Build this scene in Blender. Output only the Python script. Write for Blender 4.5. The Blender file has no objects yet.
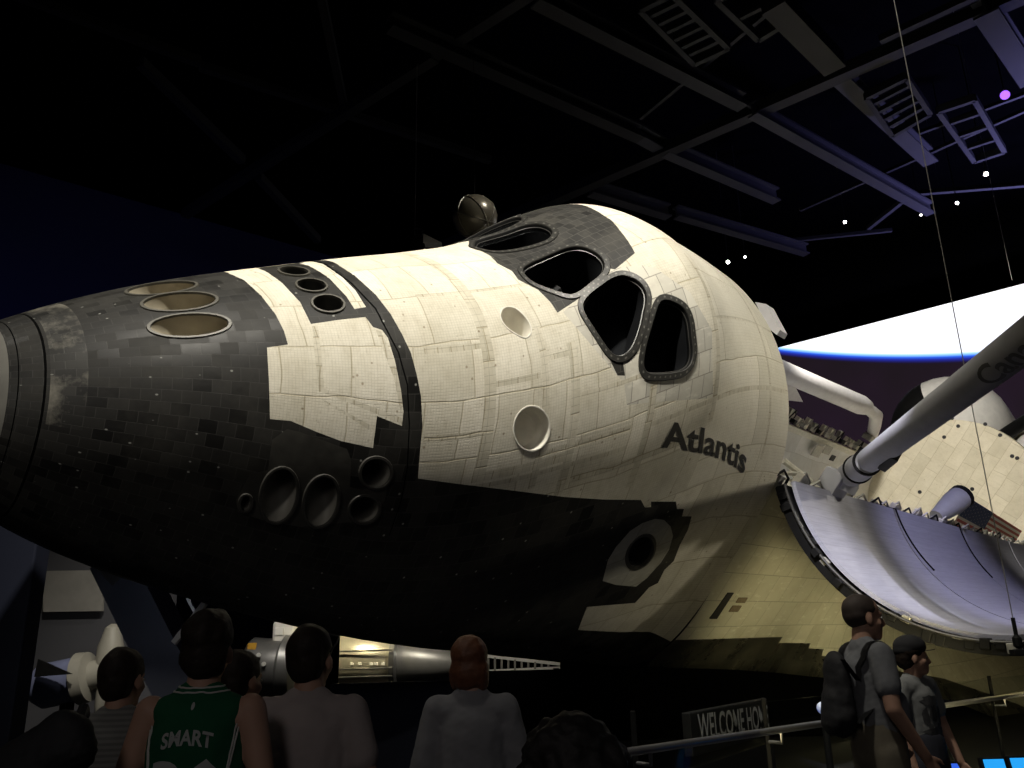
import bpy, bmesh, math, random
import numpy as np
from mathutils import Vector, Matrix, geometry
from mathutils.bvhtree import BVHTree

random.seed(7); np.random.seed(7)
scn = bpy.context.scene
COL = scn.collection
PI = math.pi
IN = 0.0254
FPX, CX, CY = 850.0, 512.0, 384.0

# ------------------------------------------------------------------ frames
# camera attitude relative to the orbiter (station coordinates: X aft, y starboard, z up, inches) and to the plumb line
RO = np.array([[0.6432926704, -0.6075105180, 0.4659458238],
               [0.1962897992, -0.4573767240, -0.8673389459],
               [0.7400303068, 0.6494131989, -0.1749789765]])
CO = np.array([-1.83542559, -7.1592217, 1.93404878])          # camera, metres from station (236, 0, 400)
up = np.array([-0.0225, -0.953, 0.300]); up /= np.linalg.norm(up)
fw = np.array([0, 0, 1.0]) - up[2] * up; fw /= np.linalg.norm(fw)
rt = np.cross(fw, up)
W = np.array([rt, fw, up])                                     # camera axes -> world
EYE = np.array([0, 0, 1.62])
A3 = W @ RO
ORG = np.array([(582 - 236) * IN, 0, (270 - 400) * IN])        # local origin: keel under the forward bulkhead
M_ORB = Matrix.Identity(4)
for i in range(3):
    for j in range(3): M_ORB[i][j] = A3[i, j]
tr = A3 @ (ORG - CO) + EYE
for i in range(3): M_ORB[i][3] = tr[i]
CI = CO / IN + np.array([236, 0, 400])                         # camera in station inches

def L(P):
    P = np.asarray(P, float); return (P - np.array([582, 0, 270])) * IN
def to_world(Pin):
    v = L(Pin); return A3 @ v + tr
def ray_o(px, py):                                             # ray in station axes
    d = RO.T @ np.array([(px - CX) / FPX, (py - CY) / FPX, 1.0]); return d / np.linalg.norm(d)
def ray_w(px, py):
    d = W @ np.array([(px - CX) / FPX, (py - CY) / FPX, 1.0]); return d / np.linalg.norm(d)
def at_plane(px, py, ax, val):                                 # station point on an axis plane
    d = ray_o(px, py); return CI + d * ((val - CI[ax]) / d[ax])
def at_depth(px, py, Y):                                       # world point at horizontal distance Y
    d = ray_w(px, py); return Vector(EYE + d * (Y / d[1]))
def at_height(px, py, z):
    d = ray_w(px, py); return Vector(EYE + d * ((z - EYE[2]) / d[2]))

# ------------------------------------------------------------------ materials
def new_mat(name):
    m = bpy.data.materials.new(name); m.use_nodes = True
    nt = m.node_tree; b = nt.nodes['Principled BSDF']; return m, nt, b
def node(nt, t, **kw):
    n = nt.nodes.new(t)
    for k, v in kw.items():
        if k.startswith('_'): setattr(n, k[1:], v)
        else: n.inputs[k.replace('__', ' ')].default_value = v
    return n
def simple(name, col, rough=0.6, metal=0.0, noise=0.15, nscale=18, bump=0.0, spec=0.5, coord='Object'):
    m, nt, b = new_mat(name)
    tc = node(nt, 'ShaderNodeTexCoord'); nz = node(nt, 'ShaderNodeTexNoise', Scale=nscale, Detail=5.0)
    nt.links.new(tc.outputs[coord], nz.inputs['Vector'])
    mx = node(nt, 'ShaderNodeMix', _data_type='RGBA')
    mx.inputs[6].default_value = [*(c * (1 - noise) for c in col), 1]
    mx.inputs[7].default_value = [*(min(1, c * (1 + noise)) for c in col), 1]
    nt.links.new(nz.outputs['Fac'], mx.inputs[0]); nt.links.new(mx.outputs[2], b.inputs['Base Color'])
    b.inputs['Roughness'].default_value = rough; b.inputs['Metallic'].default_value = metal
    b.inputs['Specular IOR Level'].default_value = spec
    if bump:
        bp = node(nt, 'ShaderNodeBump', Strength=bump, Distance=0.01)
        nt.links.new(nz.outputs['Fac'], bp.inputs['Height']); nt.links.new(bp.outputs['Normal'], b.inputs['Normal'])
    return m
def emis(name, col, s):
    m, nt, b = new_mat(name)
    b.inputs['Base Color'].default_value = (0.01, 0.01, 0.01, 1)
    b.inputs['Emission Color'].default_value = (*col, 1); b.inputs['Emission Strength'].default_value = s
    return m

def mapping(nt, scale=(1, 1, 1), rot=0.0, coord='UV', loc=(0, 0, 0)):
    tc = node(nt, 'ShaderNodeTexCoord'); mp = node(nt, 'ShaderNodeMapping')
    mp.inputs['Scale'].default_value = scale; mp.inputs['Rotation'].default_value = (0, 0, rot); mp.inputs['Location'].default_value = loc
    nt.links.new(tc.outputs[coord], mp.inputs['Vector']); return mp.outputs['Vector']
def ramp(nt, fac, stops):
    r = node(nt, 'ShaderNodeValToRGB'); e = r.color_ramp.elements
    while len(e) < len(stops): e.new(0.5)
    for k, (p, c) in enumerate(stops): e[k].position = p; e[k].color = (*c, 1) if len(c) == 3 else c
    nt.links.new(fac, r.inputs['Fac']); return r.outputs['Color']
def mixc(nt, fac, a, b, mode='MIX'):
    m = node(nt, 'ShaderNodeMix', _data_type='RGBA', _blend_type=mode)
    for s, v in ((0, fac), (6, a), (7, b)):
        if hasattr(v, 'links'): nt.links.new(v, m.inputs[s])
        elif s == 0: m.inputs[0].default_value = v
        else: m.inputs[s].default_value = (*v, 1)
    return m.outputs[2]

def tile_mat(name, c1, c2, mortar, bw=0.15, bh=0.15, rough=(0.34, 0.6), dots=0.5, wear=0.35, wearc=(0.16, 0.15, 0.13), bump=0.25, msize=0.0035, spec=0.5):
    m, nt, b = new_mat(name)
    v = mapping(nt)
    br = node(nt, 'ShaderNodeTexBrick', Scale=1.0, Mortar__Size=msize, Mortar__Smooth=0.2, Bias=0.0, Brick__Width=bw, Row__Height=bh, Color1=(*c1, 1), Color2=(*c2, 1), Mortar=(*mortar, 1))
    br.offset = 0.5; nt.links.new(v, br.inputs['Vector'])
    n1 = node(nt, 'ShaderNodeTexNoise', Scale=1.7, Detail=8.0, Roughness=0.68); nt.links.new(mapping(nt, (1, 1, 1), coord='Object'), n1.inputs['Vector'])
    f1 = ramp(nt, n1.outputs['Fac'], [(0.46, (0, 0, 0)), (0.72, (1, 1, 1))])
    c = mixc(nt, wear, br.outputs['Color'], mixc(nt, f1, br.outputs['Color'], wearc))
    n2 = node(nt, 'ShaderNodeTexNoise', Scale=9.0, Detail=6.0, Roughness=0.7); nt.links.new(mapping(nt, (0.35, 1, 1)), n2.inputs['Vector'])
    f2 = ramp(nt, n2.outputs['Fac'], [(0.56, (0, 0, 0)), (0.75, (0.6, 0.6, 0.6))])
    c = mixc(nt, f2, c, tuple(min(1, 1.9 * x + 0.008) for x in c1))
    if dots:
        vo = node(nt, 'ShaderNodeTexVoronoi', Scale=7.5, Randomness=0.85); nt.links.new(v, vo.inputs['Vector'])
        fd = ramp(nt, vo.outputs['Distance'], [(0.06, (dots, dots, dots)), (0.105, (0, 0, 0))])
        c = mixc(nt, fd, c, (0.5, 0.5, 0.46))
    nt.links.new(c, b.inputs['Base Color'])
    b2 = node(nt, 'ShaderNodeTexBrick', Scale=1.0, Mortar__Size=0.0, Brick__Width=bw, Row__Height=bh, Color1=(0, 0, 0, 1), Color2=(1, 1, 1, 1)); b2.offset = 0.5; nt.links.new(v, b2.inputs['Vector'])
    av = node(nt, 'ShaderNodeMath', _operation='MULTIPLY_ADD'); nt.links.new(b2.outputs['Color'], av.inputs[0]); av.inputs[1].default_value = 0.6
    hm = node(nt, 'ShaderNodeMath', _operation='MULTIPLY'); nt.links.new(n2.outputs['Fac'], hm.inputs[0]); hm.inputs[1].default_value = 0.4; nt.links.new(hm.outputs[0], av.inputs[2])
    rr = node(nt, 'ShaderNodeMapRange', To__Min=rough[0], To__Max=rough[1]); nt.links.new(av.outputs[0], rr.inputs['Value'])
    nt.links.new(rr.outputs['Result'], b.inputs['Roughness'])
    b.inputs['Specular IOR Level'].default_value = spec
    bp = node(nt, 'ShaderNodeBump', Strength=bump, Distance=0.006); bp.invert = True
    nt.links.new(br.outputs['Fac'], bp.inputs['Height']); nt.links.new(bp.outputs['Normal'], b.inputs['Normal'])
    return m

def blanket_mat(name, base, quilt=0.026, pw=0.62, ph=0.5, dirt=0.5, seam=(0.36, 0.33, 0.27), qbump=0.35, qdark=0.16):
    """quilted insulation blankets: fine stitch grid, sewn panel seams, grime and streaks"""
    m, nt, b = new_mat(name)
    v = mapping(nt)
    # stitch grid
    q = node(nt, 'ShaderNodeTexBrick', Scale=1.0, Mortar__Size=0.0035, Mortar__Smooth=0.9, Brick__Width=quilt * 1.15, Row__Height=quilt, Color1=(1, 1, 1, 1), Color2=(0.9, 0.9, 0.9, 1), Mortar=(0.35, 0.34, 0.3, 1))
    q.offset = 0.0; nt.links.new(v, q.inputs['Vector'])
    # panel seams
    p = node(nt, 'ShaderNodeTexBrick', Scale=1.0, Mortar__Size=0.008, Mortar__Smooth=0.6, Brick__Width=pw, Row__Height=ph, Color1=(1, 1, 1, 1), Color2=(0.84, 0.84, 0.82, 1), Mortar=(0.66, 0.63, 0.56, 1))
    p.offset = 0.37; p.squash = 0.62; p.squash_frequency = 3
    nw = node(nt, 'ShaderNodeTexNoise', Scale=1.3, Detail=2.0); nt.links.new(v, nw.inputs['Vector'])
    va = node(nt, 'ShaderNodeVectorMath', _operation='SCALE'); va.inputs['Scale'].default_value = 0.12; nt.links.new(nw.outputs['Color'], va.inputs[0])
    vb = node(nt, 'ShaderNodeVectorMath', _operation='ADD'); nt.links.new(v, vb.inputs[0]); nt.links.new(va.outputs[0], vb.inputs[1]); nt.links.new(vb.outputs[0], p.inputs['Vector'])
    # grime
    n1 = node(nt, 'ShaderNodeTexNoise', Scale=2.3, Detail=9.0, Roughness=0.7); nt.links.new(mapping(nt, coord='Object'), n1.inputs['Vector'])
    f1 = ramp(nt, n1.outputs['Fac'], [(0.42, (0, 0, 0)), (0.78, (1, 1, 1))])
    n2 = node(nt, 'ShaderNodeTexNoise', Scale=4.0, Detail=9.0, Roughness=0.75); nt.links.new(mapping(nt, (3.5, 0.8, 1)), n2.inputs['Vector'])
    f2 = ramp(nt, n2.outputs['Fac'], [(0.5, (0, 0, 0)), (0.86, (1, 1, 1))])
    n3 = node(nt, 'ShaderNodeTexNoise', Scale=16.0, Detail=6.0, Roughness=0.6); nt.links.new(v, n3.inputs['Vector'])
    f3 = ramp(nt, n3.outputs['Fac'], [(0.66, (0, 0, 0)), (0.78, (1, 1, 1))])
    c = mixc(nt, 1.0, base, p.outputs['Color'], 'MULTIPLY')
    c = mixc(nt, qdark * 1.6, c, mixc(nt, 1.0, c, q.outputs['Color'], 'MULTIPLY'))
    d = mixc(nt, 1.0, c, tuple(x * 0.62 for x in (1.0, 0.95, 0.82)), 'MULTIPLY')
    d2 = mixc(nt, 1.0, c, (0.42, 0.36, 0.28), 'MULTIPLY')
    def sc(f, k):
        mm = node(nt, 'ShaderNodeMath', _operation='MULTIPLY'); nt.links.new(f, mm.inputs[0]); mm.inputs[1].default_value = k; return mm.outputs[0]
    c = mixc(nt, sc(f1, dirt * 0.75), c, d)
    c = mixc(nt, sc(f2, dirt * 0.75), c, d)
    c = mixc(nt, sc(f3, dirt * 0.9), c, d2)
    n4 = node(nt, 'ShaderNodeTexNoise', Scale=30.0, Detail=4.0, Roughness=0.7); nt.links.new(mapping(nt, (1, 0.25, 1)), n4.inputs['Vector'])
    c = mixc(nt, sc(ramp(nt, n4.outputs['Fac'], [(0.54, (0, 0, 0)), (0.72, (1, 1, 1))]), dirt * 0.42), c, d)
    n5 = node(nt, 'ShaderNodeTexNoise', Scale=30.0, Detail=4.0, Roughness=0.7); nt.links.new(mapping(nt, (0.22, 1, 1)), n5.inputs['Vector'])
    c = mixc(nt, sc(ramp(nt, n5.outputs['Fac'], [(0.56, (0, 0, 0)), (0.72, (1, 1, 1))]), dirt * 0.42), c, d)
    vo = node(nt, 'ShaderNodeTexVoronoi', Scale=6.0); nt.links.new(v, vo.inputs['Vector'])
    c = mixc(nt, sc(ramp(nt, vo.outputs['Distance'], [(0.05, (1, 1, 1)), (0.09, (0, 0, 0))]), min(1, dirt)), c, d2)
    nt.links.new(c, b.inputs['Base Color']); b.inputs['Roughness'].default_value = 0.85
    b.inputs['Specular IOR Level'].default_value = 0.2
    h = node(nt, 'ShaderNodeMath', _operation='MULTIPLY'); nt.links.new(q.outputs['Fac'], h.inputs[0]); h.inputs[1].default_value = qbump
    h2 = node(nt, 'ShaderNodeMath', _operation='ADD'); nt.links.new(h.outputs[0], h2.inputs[0]); nt.links.new(p.outputs['Fac'], h2.inputs[1])
    bp = node(nt, 'ShaderNodeBump', Strength=0.4, Distance=0.008); bp.invert = True
    nt.links.new(h2.outputs[0], bp.inputs['Height'])
    nt.links.new(bp.outputs['Normal'], b.inputs['Normal'])
    return m

M = {}
M['black'] = tile_mat('black tiles', (0.006, 0.0058, 0.0054), (0.021, 0.020, 0.0176), (0.032, 0.031, 0.028), wearc=(0.06, 0.057, 0.048), spec=0.26, rough=(0.34, 0.78))
M['worn'] = tile_mat('weathered black tiles with painted highlights', (0.009, 0.0088, 0.008), (0.028, 0.027, 0.024), (0.036, 0.035, 0.031), wear=1.0, wearc=(0.30, 0.28, 0.23), dots=0.3, spec=0.3)  # real wear plus lit highlight streaks put into the tile colour
M['ledge'] = simple('grey panel around thruster openings', (0.034, 0.032, 0.027), 0.5, 0, 1.0, 5, 0.3)
M['canopy_black'] = tile_mat('dark grey canopy tiles', (0.012, 0.0115, 0.0105), (0.028, 0.027, 0.024), (0.06, 0.057, 0.05), bw=0.1, bh=0.1, dots=0.0, wear=0.6, wearc=(0.075, 0.07, 0.058), spec=0.3, rough=(0.5, 0.75))
M['white'] = blanket_mat('quilted white blankets', (0.82, 0.775, 0.66), dirt=0.8)
M['white2'] = blanket_mat('coarse ribbed blankets', (0.78, 0.74, 0.63), quilt=0.034, pw=1.3, ph=0.9, dirt=0.42, qdark=0.12)
M['wtile'] = tile_mat('pale grey tiles', (0.50, 0.48, 0.42), (0.68, 0.65, 0.56), (0.3, 0.28, 0.24), bw=0.16, bh=0.2, rough=(0.6, 0.8), dots=0.0, wear=0.6, wearc=(0.36, 0.33, 0.27), msize=0.005, spec=0.25)
M['seam'] = blanket_mat('sewn seam bands', (0.72, 0.675, 0.56), quilt=0.07, pw=0.22, ph=0.3, dirt=1.0, qdark=0.35)
M['gap'] = simple('joint gap', (0.002, 0.002, 0.002), 0.9, spec=0.05)
M['cap'] = simple('grey nose cap', (0.16, 0.155, 0.135), 0.65, 0, 0.3, 7, 0.1)
M['hatch'] = tile_mat('pale hatch cover', (0.34, 0.33, 0.29), (0.42, 0.41, 0.36), (0.2, 0.19, 0.17), bw=0.45, bh=0.45, dots=0.0, rough=(0.6, 0.8), wear=0.7, wearc=(0.24, 0.22, 0.17))
M['nozzle'] = simple('thruster liner', (0.36, 0.32, 0.24), 0.55, 0.2, 0.35, 5, 0.1)
M['rim'] = simple('thruster rim', (0.075, 0.07, 0.056), 0.5, 0.1, 0.3, 12)
M['rim2'] = simple('thruster bell', (0.20, 0.19, 0.165), 0.5, 0.1, 0.35, 5, 0.1)
M['drim'] = simple('dark thruster rim', (0.045, 0.043, 0.038), 0.4, 0.1, 0.4, 12)
M['void'] = simple('dark interior', (0.008, 0.008, 0.009), 0.7)
M['frame'] = simple('window frame', (0.028, 0.027, 0.024), 0.42, 0.1, 0.4, 25)
_nt = M['frame'].node_tree; _b = _nt.nodes['Principled BSDF']; _l = _b.inputs['Base Color'].links[0].from_socket
_v = mapping(_nt); _sx = node(_nt, 'ShaderNodeSeparateXYZ'); _nt.links.new(_v, _sx.inputs[0])
def _m(nt, op, a, b=None):
    n = node(nt, 'ShaderNodeMath', _operation=op)
    for i, v in enumerate((a, b)):
        if v is None: continue
        if hasattr(v, 'links'): nt.links.new(v, n.inputs[i])
        else: n.inputs[i].default_value = v
    return n.outputs[0]
_fx = _m(_nt, 'SUBTRACT', _m(_nt, 'FRACT', _sx.outputs[0]), 0.5); _fy = _m(_nt, 'MULTIPLY', _m(_nt, 'SUBTRACT', _sx.outputs[1], 1.5), 0.8)
_d = _m(_nt, 'LESS_THAN', _m(_nt, 'ADD', _m(_nt, 'MULTIPLY', _fx, _fx), _m(_nt, 'MULTIPLY', _fy, _fy)), 0.022)
_nt.links.new(mixc(_nt, _d, _l, (0.13, 0.125, 0.11)), _b.inputs['Base Color'])
M['cup'] = simple('pale tracker well', (0.74, 0.71, 0.63), 0.7, 0, 0.2, 6, 0.05)
M['letter'] = simple('black lettering', (0.022, 0.02, 0.016), 0.7)
M['flank'] = tile_mat('white flank tiles', (0.60, 0.58, 0.48), (0.70, 0.67, 0.57), (0.36, 0.34, 0.27), bw=0.52, bh=0.46, rough=(0.6, 0.8), dots=0.0, wear=0.6, wearc=(0.5, 0.46, 0.36), msize=0.006, spec=0.25)
M['liner'] = blanket_mat('bay liner', (0.74, 0.73, 0.69), quilt=0.2, pw=1.6, ph=1.1, dirt=0.45, qdark=0.0, qbump=0.0)
M['bulk'] = blanket_mat('bulkhead blankets', (0.72, 0.66, 0.52), quilt=0.3, pw=0.95, ph=0.42, dirt=0.6, qdark=0.1, qbump=0.2)
M['mech'] = simple('grey mechanism', (0.32, 0.31, 0.27), 0.5, 0.4, 0.4, 15)
M['mechw'] = simple('cream mechanism', (0.62, 0.59, 0.49), 0.6, 0.0, 0.3, 15)
M['dark'] = simple('dark seal', (0.007, 0.007, 0.007), 0.6, 0, 0.5, 14, 0.2, 0.12)
M['arm'] = simple('grey arm blanket', (0.27, 0.27, 0.28), 0.75, 0, 0.2, 5, 0.1)
M['armw'] = simple('white boom blanket', (0.72, 0.70, 0.70), 0.7, 0, 0.15, 6, 0.1)
M['podw'] = simple('white pod blanket', (0.68, 0.66, 0.62), 0.8, 0, 0.2, 5)
M['metal'] = simple('brushed metal', (0.42, 0.40, 0.35), 0.28, 0.9, 0.3, 8, 0.05)
M['steel'] = simple('steel', (0.35, 0.35, 0.36), 0.3, 0.9, 0.2, 8)
M['wire'] = simple('steel cable', (0.25, 0.24, 0.22), 0.4, 0.3)

def glass_mat(name, tint, rough=0.03, ior=1.25):
    m, nt, b = new_mat(name); out = nt.nodes['Material Output']
    tp = node(nt, 'ShaderNodeBsdfTransparent', Color=(*tint, 1)); gl = node(nt, 'ShaderNodeBsdfGlossy', Roughness=rough, Color=(0.8, 0.85, 0.9, 1))
    fr = node(nt, 'ShaderNodeFresnel', IOR=ior); ms = node(nt, 'ShaderNodeMixShader')
    ge = node(nt, 'ShaderNodeNewGeometry'); iv = node(nt, 'ShaderNodeMath', _operation='SUBTRACT'); iv.inputs[0].default_value = 1.0; nt.links.new(ge.outputs['Backfacing'], iv.inputs[1]); mu = node(nt, 'ShaderNodeMath', _operation='MULTIPLY'); nt.links.new(iv.outputs[0], mu.inputs[0]); nt.links.new(fr.outputs[0], mu.inputs[1])
    nt.links.new(mu.outputs[0], ms.inputs[0]); nt.links.new(tp.outputs[0], ms.inputs[1]); nt.links.new(gl.outputs[0], ms.inputs[2])
    nt.links.new(ms.outputs[0], out.inputs['Surface']); return m
M['pane'] = glass_mat('window glass', (0.75, 0.77, 0.8))
M['railglass'] = glass_mat('railing glass', (0.92, 0.94, 0.94), ior=1.1)

# ------------------------------------------------------------------ object helpers
def thing(name, label, cat, loc=(0, 0, 0), group=None, rotz=0.0):
    o = bpy.data.objects.new(name, None); COL.objects.link(o); o.empty_display_size = 0.2
    o.location = loc; o.rotation_euler = (0, 0, rotz); o['label'] = label; o['category'] = cat
    if group: o['group'] = group
    return o
def tag(o, label, cat, group=None):
    o['label'] = label; o['category'] = cat
    if group: o['group'] = group
    return o
def struct(o):
    o['kind'] = 'structure'; return o
def mesh_obj(name, me, mats, parent=None, label=None):
    o = bpy.data.objects.new(name, me); COL.objects.link(o)
    for m in (mats if isinstance(mats, (list, tuple)) else [mats]): me.materials.append(m)
    if parent: o.parent = parent
    if label: o['label'] = label
    return o
def from_arrays(name, V, F, mats, parent=None, mi=None, smooth=False, uv=None, label=None, normals=None):
    me = bpy.data.meshes.new(name); me.from_pydata([tuple(map(float, v)) for v in V], [], [tuple(map(int, f)) for f in F]); me.update()
    if mi is not None: me.polygons.foreach_set('material_index', np.asarray(mi, dtype=np.int32))
    me.polygons.foreach_set('use_smooth', np.full(len(me.polygons), bool(smooth)))
    if uv is not None:
        lay = me.uv_layers.new(name='UVMap'); li = np.empty(len(me.loops), dtype=np.int32); me.loops.foreach_get('vertex_index', li)
        lay.data.foreach_set('uv', np.asarray(uv, dtype=np.float32)[li].ravel())
    if normals is not None: me.normals_split_custom_set_from_vertices([tuple(map(float, n)) for n in normals])
    return mesh_obj(name, me, mats, parent, label)
def bm_obj(name, bm, mats, parent=None, smooth=False, label=None):
    bmesh.ops.recalc_face_normals(bm, faces=bm.faces[:])
    me = bpy.data.meshes.new(name); bm.to_mesh(me); bm.free()
    if smooth:
        me.polygons.foreach_set('use_smooth', np.full(len(me.polygons), True))
        try: me.set_sharp_from_angle(angle=math.radians(40))
        except Exception: pass
    return mesh_obj(name, me, mats, parent, label)

def add_box(bm, c, s, rot=None, mi=0, bevel=0.0):
    m = Matrix.Translation(Vector(c)) @ (rot.to_4x4() if rot else Matrix.Identity(4)) @ Matrix.Diagonal((*s, 1))
    r = bmesh.ops.create_cube(bm, size=1.0, matrix=m); vs = r['verts']
    fs = {f for v in vs for f in v.link_faces}
    for f in fs: f.material_index = mi
    if bevel:
        es = list({e for v in vs for e in v.link_edges})
        rb = bmesh.ops.bevel(bm, geom=es, offset=bevel, segments=2, affect='EDGES', profile=0.5)
        for f in rb['faces']: f.material_index = mi
def frame_of(d, side=None):
    d = Vector(d).normalized(); s = Vector(side) if side is not None else (Vector((0, 0, 1)) if abs(d.z) < 0.9 else Vector((1, 0, 0)))
    s = s - d * s.dot(d)
    if s.length < 1e-5: s = d.orthogonal()
    s.normalize(); return d, s, d.cross(s)
def add_tube(bm, pts, r, n=10, mi=0, caps=True):
    pts = [Vector(p) for p in pts]; rs = r if isinstance(r, (list, tuple)) else [r] * len(pts); rings = []; side = None
    for k, p in enumerate(pts):
        d = (pts[min(k + 1, len(pts) - 1)] - pts[max(k - 1, 0)])
        d, s, t = frame_of(d, side); side = s
        rings.append([bm.verts.new(p + (s * math.cos(2 * PI * i / n) + t * math.sin(2 * PI * i / n)) * rs[k]) for i in range(n)])
    for a, b in zip(rings, rings[1:]):
        for i in range(n):
            f = bm.faces.new((a[i], a[(i + 1) % n], b[(i + 1) % n], b[i])); f.material_index = mi
    if caps:
        for rg in (rings[0], rings[-1]):
            f = bm.faces.new(rg); f.material_index = mi
def add_beam(bm, a, b, w, h, mi=0, up=None):
    a, b = Vector(a), Vector(b); d, s, t = frame_of(b - a, up)
    vs = [bm.verts.new(p + s * (sy * h / 2) + t * (sx * w / 2)) for p in (a, b) for sx, sy in ((-1, -1), (1, -1), (1, 1), (-1, 1))]
    for q in ((0, 1, 2, 3), (7, 6, 5, 4), (0, 4, 5, 1), (1, 5, 6, 2), (2, 6, 7, 3), (3, 7, 4, 0)):
        f = bm.faces.new([vs[i] for i in q]); f.material_index = mi
def add_ibeam(bm, a, b, w, h, mi=0):
    a, b = Vector(a), Vector(b); up_ = Vector((0, 0, 1))
    add_beam(bm, a + up_ * h / 2, b + up_ * h / 2, w, 0.05, mi); add_beam(bm, a - up_ * h / 2, b - up_ * h / 2, w, 0.05, mi); add_beam(bm, a, b, 0.05, h, mi)
def add_lathe(bm, base, axis, prof, n=24, mi=0, side=None):
    """prof: (distance along axis, radius[, material])"""
    d, s, t = frame_of(axis, side); rings = []
    for pr in prof:
        h, r = pr[0], pr[1]; c = Vector(base) + d * h
        rings.append([bm.verts.new(c + (s * math.cos(2 * PI * i / n) + t * math.sin(2 * PI * i / n)) * max(r, 1e-4)) for i in range(n)])
    for k, (a, b) in enumerate(zip(rings, rings[1:])):
        for i in range(n):
            f = bm.faces.new((a[i], a[(i + 1) % n], b[(i + 1) % n], b[i])); f.material_index = prof[k + 1][2] if len(prof[k + 1]) > 2 else mi
    for rg, pr in ((rings[0], prof[0]), (rings[-1], prof[-1])):
        f = bm.faces.new(rg); f.material_index = pr[2] if len(pr) > 2 else mi
def add_ball(bm, c, r, seg=14, mi=0, rot=None):
    r = r if isinstance(r, (tuple, list)) else (r, r, r)
    m = Matrix.Translation(Vector(c)) @ (rot.to_4x4() if rot else Matrix.Identity(4)) @ Matrix.Diagonal((*r, 1))
    o = bmesh.ops.create_uvsphere(bm, u_segments=seg, v_segments=max(6, seg // 2 + 2), radius=1.0, matrix=m)
    for f in {f for v in o['verts'] for f in v.link_faces}: f.material_index = mi
def text_mesh(body, size=1.0, bold=0.0, extrude=0.0):
    cu = bpy.data.curves.new('lettering', 'FONT'); cu.body = body; cu.size = size; cu.offset = bold; cu.extrude = extrude; cu.resolution_u = 4
    o = bpy.data.objects.new('lettering', cu); COL.objects.link(o); dg = bpy.context.evaluated_depsgraph_get()
    me = bpy.data.meshes.new_from_object(o.evaluated_get(dg)); bpy.data.objects.remove(o); bpy.data.curves.remove(cu)
    return me

# ------------------------------------------------------------------ the orbiter's hull surface
KX = np.array([236.5, 241, 252, 272, 306, 345, 378, 420, 445, 462, 482, 505, 530, 555, 582.])
KS = np.sqrt(KX - 236.4)
PROF = dict(
 zt=[341.08, 349.9, 362.7, 377.22, 396.09, 414.38, 429.32, 446.79, 458.71, 470.25, 488.31, 502.5, 503.15, 503.5, 502.85],
 zb=[334.26, 326.57, 317.07, 306.8, 297.94, 292.55, 288.9, 283.36, 279.96, 278.93, 277.05, 275.87, 274.59, 273.09, 271.58],
 w=[3.39, 15.3, 29.13, 42.68, 56.76, 69.33, 77.26, 86.91, 91.26, 93.32, 97.03, 100.69, 102.63, 103.96, 105.97],
 zw=[338.23, 337.0, 334.71, 332.06, 329.1, 324.67, 323.58, 334.53, 345.63, 353.27, 364.83, 378.85, 391.23, 398.44, 401.8],
 nu=[1.99, 2.01, 2.03, 2.06, 2.19, 2.21, 2.22, 2.23, 2.23, 2.24, 2.28, 2.26, 2.14, 2.07, 1.99],
 nl=[2.01, 2.09, 2.17, 2.24, 2.41, 2.49, 2.68, 2.88, 2.98, 3.08, 3.28, 3.49, 3.7, 3.92, 4.14])
PROF = {k: np.array(v) for k, v in PROF.items()}
def _slopes(v):
    h = np.diff(KS); d = np.diff(v) / h; m = np.zeros(len(v))
    m[1:-1] = (d[:-1] * h[1:] + d[1:] * h[:-1]) / (h[:-1] + h[1:]); m[0] = d[0]; m[-1] = d[-1]; return m
SLOPE = {k: _slopes(v) for k, v in PROF.items()}
def prof(k, X):
    v, m = PROF[k], SLOPE[k]; t = np.sqrt(np.clip(X, 236.5, 582) - 236.4)
    i = np.clip(np.searchsorted(KS, t, side='right') - 1, 0, len(KS) - 2); h = KS[i + 1] - KS[i]; u = (t - KS[i]) / h
    return (2*u**3 - 3*u**2 + 1) * v[i] + (u**3 - 2*u**2 + u) * h * m[i] + (-2*u**3 + 3*u**2) * v[i + 1] + (u**3 - u**2) * h * m[i + 1]
def hullF(P):
    X = P[:, 0]; g = {k: prof(k, X) for k in PROF}
    y = np.abs(P[:, 1]) / np.maximum(g['w'], 1); dz = P[:, 2] - g['zw']; upm = dz > 0
    hz = np.where(upm, g['zt'] - g['zw'], g['zw'] - g['zb']); e = np.where(upm, g['nu'], g['nl'])
    return ((y**e + (np.abs(dz) / np.maximum(hz, 1))**e)**(1 / e) - 1) * np.minimum(g['w'], hz)
def hull_pt(X, ph):
    X = np.asarray(X, float); ph = np.asarray(ph, float); g = {k: prof(k, X) for k in PROF}
    c, s = np.cos(ph), np.sin(ph); upm = c > 0
    hz = np.where(upm, g['zt'] - g['zw'], g['zw'] - g['zb']); e = np.where(upm, g['nu'], g['nl'])
    r = 1 / ((np.abs(s) / g['w'])**e + (np.abs(c) / hz)**e)**(1 / e)
    return np.stack([X, -r * s, g['zw'] + r * c], -1)
XF = np.concatenate([np.linspace(236.8, 260, 60), np.linspace(261, 582, 200)])
RM = (prof('w', XF) + 0.5 * (prof('zt', XF) - prof('zb', XF))) / 2
UF = np.concatenate([[0], np.cumsum(np.hypot(np.diff(XF), np.diff(RM)))])
def u_of(X): return np.interp(X, XF, UF)
def x_of(u): return np.interp(u, UF, XF)
VS = 85.0
def surf(D):
    D = np.asarray(D, float); return hull_pt(x_of(D[:, 0]), D[:, 1] / VS)
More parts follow.
